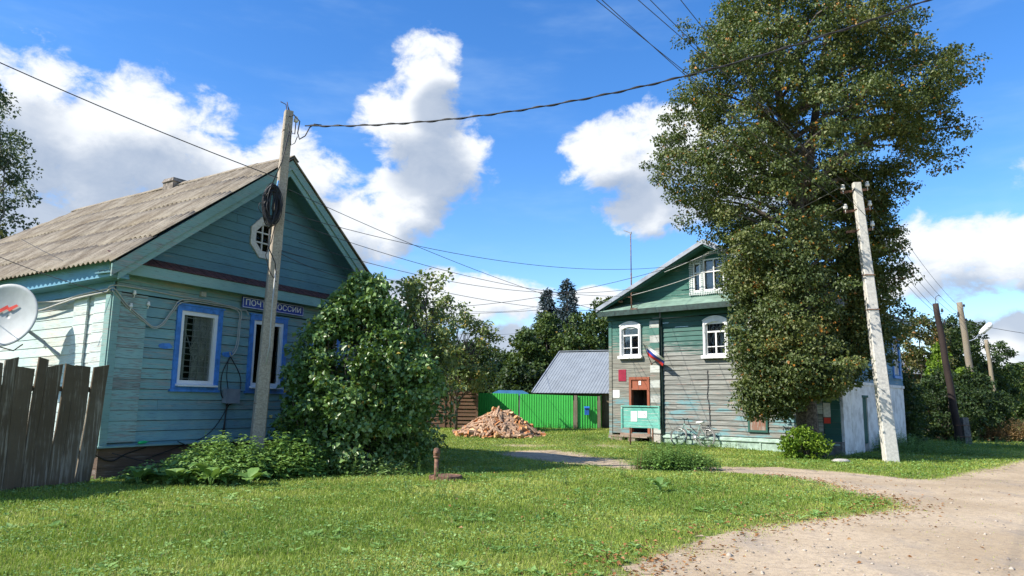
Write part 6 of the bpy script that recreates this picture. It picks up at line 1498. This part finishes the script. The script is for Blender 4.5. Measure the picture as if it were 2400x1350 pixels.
# ------------------------------------------------------------------ herbs, weeds, grass
def blocked(x, y):
    P_ = np.stack([x, y, 0 * x], 1); c, s_ = cos(radians(62)), sin(radians(62)); dx = x + 7.66; dy = y - 13.88; u = dx * c + dy * s_; v = -dx * s_ + dy * c
    a = (u > -.15) & (u < 7.7) & (v > -.16); u2 = (x - 4.07) * .743 - (y - 28.83) * .669; v2 = (x - 4.07) * .669 + (y - 28.83) * .743
    b_ = (u2 > -.1) & (u2 < 8.6) & (v2 > -.2) & (v2 < 8); l_ = ((x + 1.22) ** 2 + (y - 14.28) ** 2) < .085
    return a | b_ | l_
def scatter(n, dmin, dmax, rho_pow, az, rs):
    """random ground points, density falling as distance**-rho_pow"""
    u = rs.rand(n); k = 2 - rho_pow
    d = (dmin ** k + u * (dmax ** k - dmin ** k)) ** (1 / k) if abs(k) > 1e-6 else dmin * (dmax / dmin) ** u
    a = np.radians(rs.uniform(-az, az, n)); return d * np.sin(a), d * np.cos(a), d
def blades(x, y, h, w, lean, rs, base_z=0.0):
    n = len(x); z = gz(x, y) + base_z; a = rs.uniform(0, 2 * pi, n); s_ = np.stack([np.cos(a), np.sin(a), 0 * a], 1); b = rs.uniform(0, 2 * pi, n); ld = np.stack([np.cos(b), np.sin(b), 0 * b], 1)
    P0 = np.stack([x, y, z], 1); up = np.array([0, 0, 1.]); H_ = h[:, None]; W_ = w[:, None]; le = lean[:, None]
    mid = P0 + up * H_ * .55 + ld * H_ * le * .35; tip = P0 + up * H_ * (1 - .35 * le) + ld * H_ * le
    V = np.stack([P0 - s_ * W_ / 2, P0 + s_ * W_ / 2, mid - s_ * W_ * .42, mid + s_ * W_ * .42, tip], 1).reshape(-1, 3); i = np.arange(n) * 5
    F = np.stack([np.stack([i, i + 1, i + 3], 1), np.stack([i, i + 3, i + 2], 1), np.stack([i + 2, i + 3, i + 4], 1)], 1).reshape(-1, 3); return V, F
rs = np.random.RandomState(99)
x, y, d = scatter(620000, 4.3, 46, 1.75, 47, rs)
sd = road_sd(x, y) + edge_noise(x, y); wn = worn(x, y)
lush = .5 + .5 * n3(np.stack([x, y, 0 * x], 1), .8, 3) ; lush = np.clip(lush, 0, 1)
shadezone = np.zeros(len(x))
keep = (~blocked(x, y)) & (rs.rand(len(x)) < np.where(sd > .05, .012 + .35 * np.exp(-np.maximum(sd, 0) / .12), np.clip(1.15 - wn * 1.1 - .5 * np.clip(n3(np.stack([x, y, 0 * x], 1), 3.4, 2) - .45, 0, 1), .10, 1)))
x, y, d, sd, wn, lush = [q[keep] for q in (x, y, d, sd, wn, lush)]; n = len(x)
short = np.clip(1 - wn * .9, .30, 1) * np.where((y > 17.5), .85, 1)
tuft = np.clip(n3(np.stack([x, y, 0 * x], 1), 5.5, 7) - .35, 0, 1)
h = (.028 + .032 * lush + .028 * rs.rand(n) + .06 * tuft) * short * (1 + .10 * np.maximum(d - 12, 0) / 10); w = (.0045 + .0006 * np.maximum(d - 5, 0)) * rs.uniform(.7, 1.4, n)
V, F = blades(x, y, h, w, rs.uniform(.1, .9, n), rs)
lf = n3(np.stack([x, y, 0 * x], 1), .45, 1.5)
dryp = np.clip(n3(np.stack([x, y, 0 * x], 1), 2.6, 11) * .8, 0, 1)
tone = np.clip(.02 + .50 * rs.rand(n) ** 1.3 + .36 * (1 - lush) * rs.rand(n) + .34 * wn + .40 * dryp * rs.rand(n) + .24 * lf - .25 * tuft, 0, 1)
tag(npmesh('grass', V, F, np.repeat(tone, 3), 'grass_blade'), 'short green lawn grass thinning out at the gravel', 'grass', kind='stuff')
# low clover-like leaves between the blades
x, y, d = scatter(120000, 4.3, 30, 1.6, 46, rs); sd = road_sd(x, y) + edge_noise(x, y); pm_ = n3(np.stack([x, y, 0 * x], 1), 1.6, 9)
k = (~blocked(x, y)) & (sd < -.1) & (pm_ > -.05 + .5 * (rs.rand(len(x)) - .5)) & (worn(x, y) < .5); x, y, d = x[k], y[k], d[k]; n = len(x)
P_ = np.stack([x, y, gz(x, y) + rs.uniform(.015, .06, n)], 1); D_ = rs.normal(size=(n, 3)); D_[:, 2] = .2; N_ = rs.normal(size=(n, 3)) * .3 + np.array([0, 0, 1.]); L_ = rs.uniform(.018, .038, n) * (1 + .04 * np.maximum(d - 6, 0))
V, F = leaves_arrays(P_, D_, N_, L_, L_ * .8, .1); tag(npmesh('clover', V, F, np.repeat(rs.rand(n), 2), 'leaf_nettle'), 'low clover and plantain leaves in the lawn', 'ground cover', kind='stuff')
# flat rosettes of plantain and dandelion in the lawn
x, y, d = scatter(2600, 5, 24, 1.2, 42, rs); k = (~blocked(x, y)) & (road_sd(x, y) < -.15) & (n3(np.stack([x, y, 0 * x], 1), 1.1, 5) > -.1); x, y = x[k], y[k]
Cs, Ds, Ls = [], [], []
for X_, Y_ in zip(x, y):
    a0 = rs.rand() * 6; s0 = rs.uniform(.05, .13)
    for j in range(rs.randint(5, 9)):
        a = a0 + j * 2.4; Cs.append((X_, Y_, gzf(X_, Y_) + .012)); Ds.append((cos(a), sin(a), rs.uniform(.15, .7))); Ls.append(s0 * rs.uniform(.6, 1.2))
Cs, Ds, Ls = map(np.array, (Cs, Ds, Ls)); V, F = leaves_arrays(Cs, Ds, np.tile([0., 0, 1], (len(Cs), 1)) + rs.normal(size=(len(Cs), 3)) * .2, Ls, Ls * .45, .12)
tag(npmesh('lawn_weeds', V, F, np.repeat(rs.rand(len(Cs)) * .7 + .2, 2), 'leaf_nettle'), 'flat plantain and dandelion rosettes dotting the lawn', 'weeds', kind='stuff')
# fallen leaves along the road edge
n = 1150; t_ = rs.randint(3, 14, n); f_ = rs.rand(n)[:, None]; pts = ROAD[t_] * (1 - f_) + ROAD[t_ + 1] * f_ + rs.normal(size=(n, 2)) * np.array([.30, .30]); n2 = 380; ex = np.stack([rs.uniform(-1, 9, n2), rs.uniform(5.5, 17, n2)], 1); pts = np.concatenate([pts, ex]); n = len(pts)
P_ = np.stack([pts[:, 0], pts[:, 1], gz(pts[:, 0], pts[:, 1]) + rs.uniform(.01, .03, n) + .04 * (road_sd(pts[:, 0], pts[:, 1]) < -.1)], 1); D_ = rs.normal(size=(n, 3)); D_[:, 2] *= .2; L_ = rs.uniform(.025, .065, n)
V, F = leaves_arrays(P_, D_, np.tile([0, 0, 1.], (n, 1)) + rs.normal(size=(n, 3)) * .3, L_, L_ * .6); tag(npmesh('fallen_leaves', V, F, np.repeat(rs.rand(n), 2), 'fallen_leaf'), 'dry brown leaves scattered where lawn meets gravel', 'fallen leaves', kind='stuff')
# loose stones on the road
n = 3600; x, y, d = scatter(n, 4.5, 26, 1.5, 44, rs); k = (road_sd(x, y) > .08); x, y, d = x[k], y[k], d[k]; n = len(x); s_ = rs.gamma(2.0, .0045, n) + .005
oct_ = np.array([(1, 0, 0), (0, 1, 0), (-1, 0, 0), (0, -1, 0), (0, 0, .7), (0, 0, -.5)]); of = np.array([(0, 1, 4), (1, 2, 4), (2, 3, 4), (3, 0, 4), (1, 0, 5), (2, 1, 5), (3, 2, 5), (0, 3, 5)])
V = (np.stack([x, y, gz(x, y) + .010], 1)[:, None, :] + oct_[None] * s_[:, None, None] * rs.uniform(.6, 1.3, (n, 6, 1))).reshape(-1, 3); F = (of[None] + (np.arange(n) * 6)[:, None, None]).reshape(-1, 3)
mt, t, p, o = new_mat('pebble'); t.l(t.mix(rnd(t), (0.20, 0.17, 0.14), (0.50, 0.43, 0.34)), p.inputs['Base Color']); p.inputs['Roughness'].default_value = .9
tag(npmesh('road_stones', V, F, np.repeat(rs.rand(n), 8), 'pebble'), 'loose pebbles scattered on the gravel road', 'gravel', kind='stuff')

# weeds: stalks with opposite leaf pairs
def weeds(name, pts, hs, lsz, mat, label, stuff=True, seed=1, cat='weeds', parent=None, spacing=.085):
    rs = np.random.RandomState(seed); Cs, Ds, Ns, Ls, Rr = [], [], [], [], []; mb = MB()
    for (x, y), h in zip(pts, hs):
        lean = rs.normal(size=2) * .12; z0 = gzf(x, y); m_ = int(h / spacing); a0 = rs.rand() * 6; rr = rs.rand()
        for k in range(1, m_ + 1):
            f_ = k / m_; px, py, pz = x + lean[0] * h * f_, y + lean[1] * h * f_, z0 + h * f_
            for s2 in (0, pi):
                a = a0 + k * pi / 2 + s2 + rs.normal() * .2; sz = lsz * (1.25 - .80 * f_) * rs.uniform(.6, 1.35); pz += rs.uniform(-.02, .03); Cs.append((px, py, pz)); Ds.append((cos(a), sin(a), rs.uniform(-.35, .3))); Ns.append((rs.normal() * .2, rs.normal() * .2, 1)); Ls.append(sz); Rr.append(.6 * rs.rand() + .4 * rr)
        mb.tube([(x, y, z0 - .02), (x + lean[0] * h, y + lean[1] * h, z0 + h)], [.005, .002], 3, cap=False)
    Cs, Ds, Ns, Ls, Rr = map(np.array, (Cs, Ds, Ns, Ls, Rr)); V, F = leaves_arrays(Cs, Ds, Ns.astype(float), Ls, Ls * .60, .15)
    vs = np.array(mb.v); fs = np.array([(f[0], f[1], f[2]) for f in mb.f] + [(f[0], f[2], f[3]) for f in mb.f]); V2 = np.concatenate([V, vs]); F2 = np.concatenate([F, fs + len(V)]); R2 = np.concatenate([np.repeat(Rr, 2), np.full(len(fs), .2)])
    o = npmesh(name, V2, F2, R2, mat, parent)
    if not parent: tag(o, label, cat, kind='stuff' if stuff else None)
    return o
rs = np.random.RandomState(42)
def patch(n, cx, cy, rx, ry, rs, hmax, hmin=.2):
    P_, H_ = [], []
    while len(P_) < n:
        a = rs.uniform(0, 2 * pi); q = sqrt(rs.rand()); x = cx + rx * q * cos(a); y = cy + ry * q * sin(a)
        if bool(blocked(np.array([x]), np.array([y]))[0]): continue
        P_.append((x, y)); H_.append(max(hmin, hmax * (1 - q ** 2 * .6) * rs.uniform(.6, 1.1)))
    return P_, H_
a1, b1 = patch(380, -5.35, 14.2, 1.15, .8, rs, .80); a2, b2 = patch(160, -4.35, 14.6, .85, .6, rs, .85); a3, b3 = patch(260, -5.8, 13.35, 1.15, .55, rs, .45, .12); a4, b4 = patch(60, -4.2, 15.1, .6, .3, rs, .8)
weeds('nettle_patch', a1 + a2 + a3 + a4, b1 + b2 + b3 + b4, .175, 'leaf_nettle', 'nettles and tall weeds crowding the foot of the rough concrete pole', seed=2)
a1, b1 = patch(520, 3.85, 17.35, 1.05, .55, rs, .62); weeds('nettle_patch', a1, b1, .10, 'leaf_nettle', 'green nettle patch beside the bare path in the middle', seed=3)
a1, b1 = patch(200, -3.1, 15.0, 1.3, .45, rs, .42); weeds('weed_patch', a1, b1, .10, 'leaf_lilac', 'dark weeds under the front of the lilac', seed=4)
a1, b1 = patch(380, 14.3, 24.6, 2.2, 1.2, rs, .42); a2, b2 = patch(300, 18.5, 29.3, 3.6, 1.2, rs, .45); a3, b3 = patch(330, 13.3, 25.6, 1.3, 1.3, rs, .75); a3b, b3b = patch(140, 10.9, 22.0, 1.2, .5, rs, .25); weeds('weed_patch', a1 + a2 + a3 + a3b, b1 + b2 + b3 + b3b, .085, 'leaf_nettle', 'tangled weeds along the foot of the white annex and the tarred pole', seed=5)
a1, b1 = patch(300, 6.2, 25.3, 2.6, .5, rs, .30, .1); a2, b2 = patch(120, 3.6, 27.6, 1.2, .5, rs, .3, .1); a3, b3 = patch(200, 1.6, 33.2, 2.6, .6, rs, .35, .1); weeds('weed_patch', a1 + a2 + a3, b1 + b2 + b3, .07, 'leaf_nettle', 'low weeds along the plinth of the grey house and the green fence', seed=6)
a1, b1 = patch(420, 23.9, 34.9, 1.9, .8, rs, 1.05, .5); a2, b2 = patch(220, 31, 41, 3.5, 1.5, rs, 1.0, .4); weeds('dry_weeds', a1 + a2, b1 + b2, .14, 'leaf_dry', 'dry orange brown weeds on the bank at the right edge', seed=7)
def single(nm, x, y, h, ls, mt_, lb, cat, seed, n=3, sp=.05):
    P_ = [(x + random.uniform(-.06, .06), y + random.uniform(-.06, .06)) for _ in range(n)]; o = weeds(nm, P_, [h * random.uniform(.7, 1) for _ in P_], ls, mt_, lb, False, seed, cat, spacing=sp)
single('thistle', -1.05, 11.55, .52, .05, 'leaf_nettle', 'thin weed stalks standing in the lawn in front of the standpipe', 'weed', 61, 5, .05)
single('thistle', -1.62, 12.0, .40, .05, 'leaf_lilac', 'bushy grey green weed left of the standpipe foot', 'weed', 62, 4, .035)
single('thistle', 1.0, 13.7, .5, .05, 'leaf_lilac', 'tall thistle stalks at the dark shadow edge in the middle', 'weed', 63, 5, .045)
single('thistle', 2.35, 15.4, .42, .06, 'leaf_nettle', 'leafy weed left of the nettle patch near the path', 'weed', 64, 4, .045)
single('thistle', -1.75, 14.5, .5, .06, 'leaf_nettle', 'nettle stalk just left of the standpipe', 'weed', 65, 2, .05)
single('dry_stalk', 3.0, 17.0, .75, .03, 'leaf_dry', 'dry reddish stalk at the left end of the nettle patch', 'weed', 66, 3, .04)
# burdocks with broad wavy leaves
def burdock(x, y, s_, label, seed, mat='leaf_nettle'):
    rs = np.random.RandomState(seed); r = empty('burdock', (x, y, gzf(x, y)), 0, label, 'plant', 'burdock plants by the pole')
    for k in range(7):
        a = k * 2.4 + rs.rand(); L_ = s_ * rs.uniform(.7, 1.1); el = rs.uniform(.25, .9); mb = MB(); mb.smooth = True; d_ = Vector((cos(a), sin(a), 0)); sd_ = Vector((-sin(a), cos(a), 0)); n = 8; vs = []
        for i in range(n + 1):
            f_ = i / n; c = d_ * (.15 * s_ + L_ * f_) + Vector((0, 0, .08 + s_ * el * (.30 + .75 * sin(f_ * 2.2)) - .12 * s_ * f_)); w = L_ * .42 * (sin(pi * min(1, f_ * .9 + .12)) ** .7) * (1 - .25 * f_)
            for j in (-1, -.5, 0, .5, 1): vs.append(c + sd_ * w * j + Vector((0, 0, .10 * w * abs(j) + .04 * s_ * sin(f_ * 9 + j * 3 + k))))
        mb.add(vs, [(i * 5 + j, i * 5 + j + 1, (i + 1) * 5 + j + 1, (i + 1) * 5 + j) for i in range(n) for j in range(4)], rs.rand()); mb.tube([(0, 0, 0), tuple(d_ * .15 * s_ + Vector((0, 0, .08 + s_ * el * .30)))], .008, 5); mb.build('leaf', mat, r)
burdock(-5.85, 13.0, .46, 'large burdock with broad pale leaves left of the pole weeds', 1)
burdock(-5.15, 12.9, .42, 'burdock in front of the rough concrete pole', 2)
burdock(-4.55, 13.1, .32, 'small burdock at the right of the two big ones', 3)
burdock(-6.35, 12.8, .28, 'small flat burdock near the board fence', 4)
burdock(2.6, 12.9, .22, 'little burdock alone in the lawn near the middle', 5)
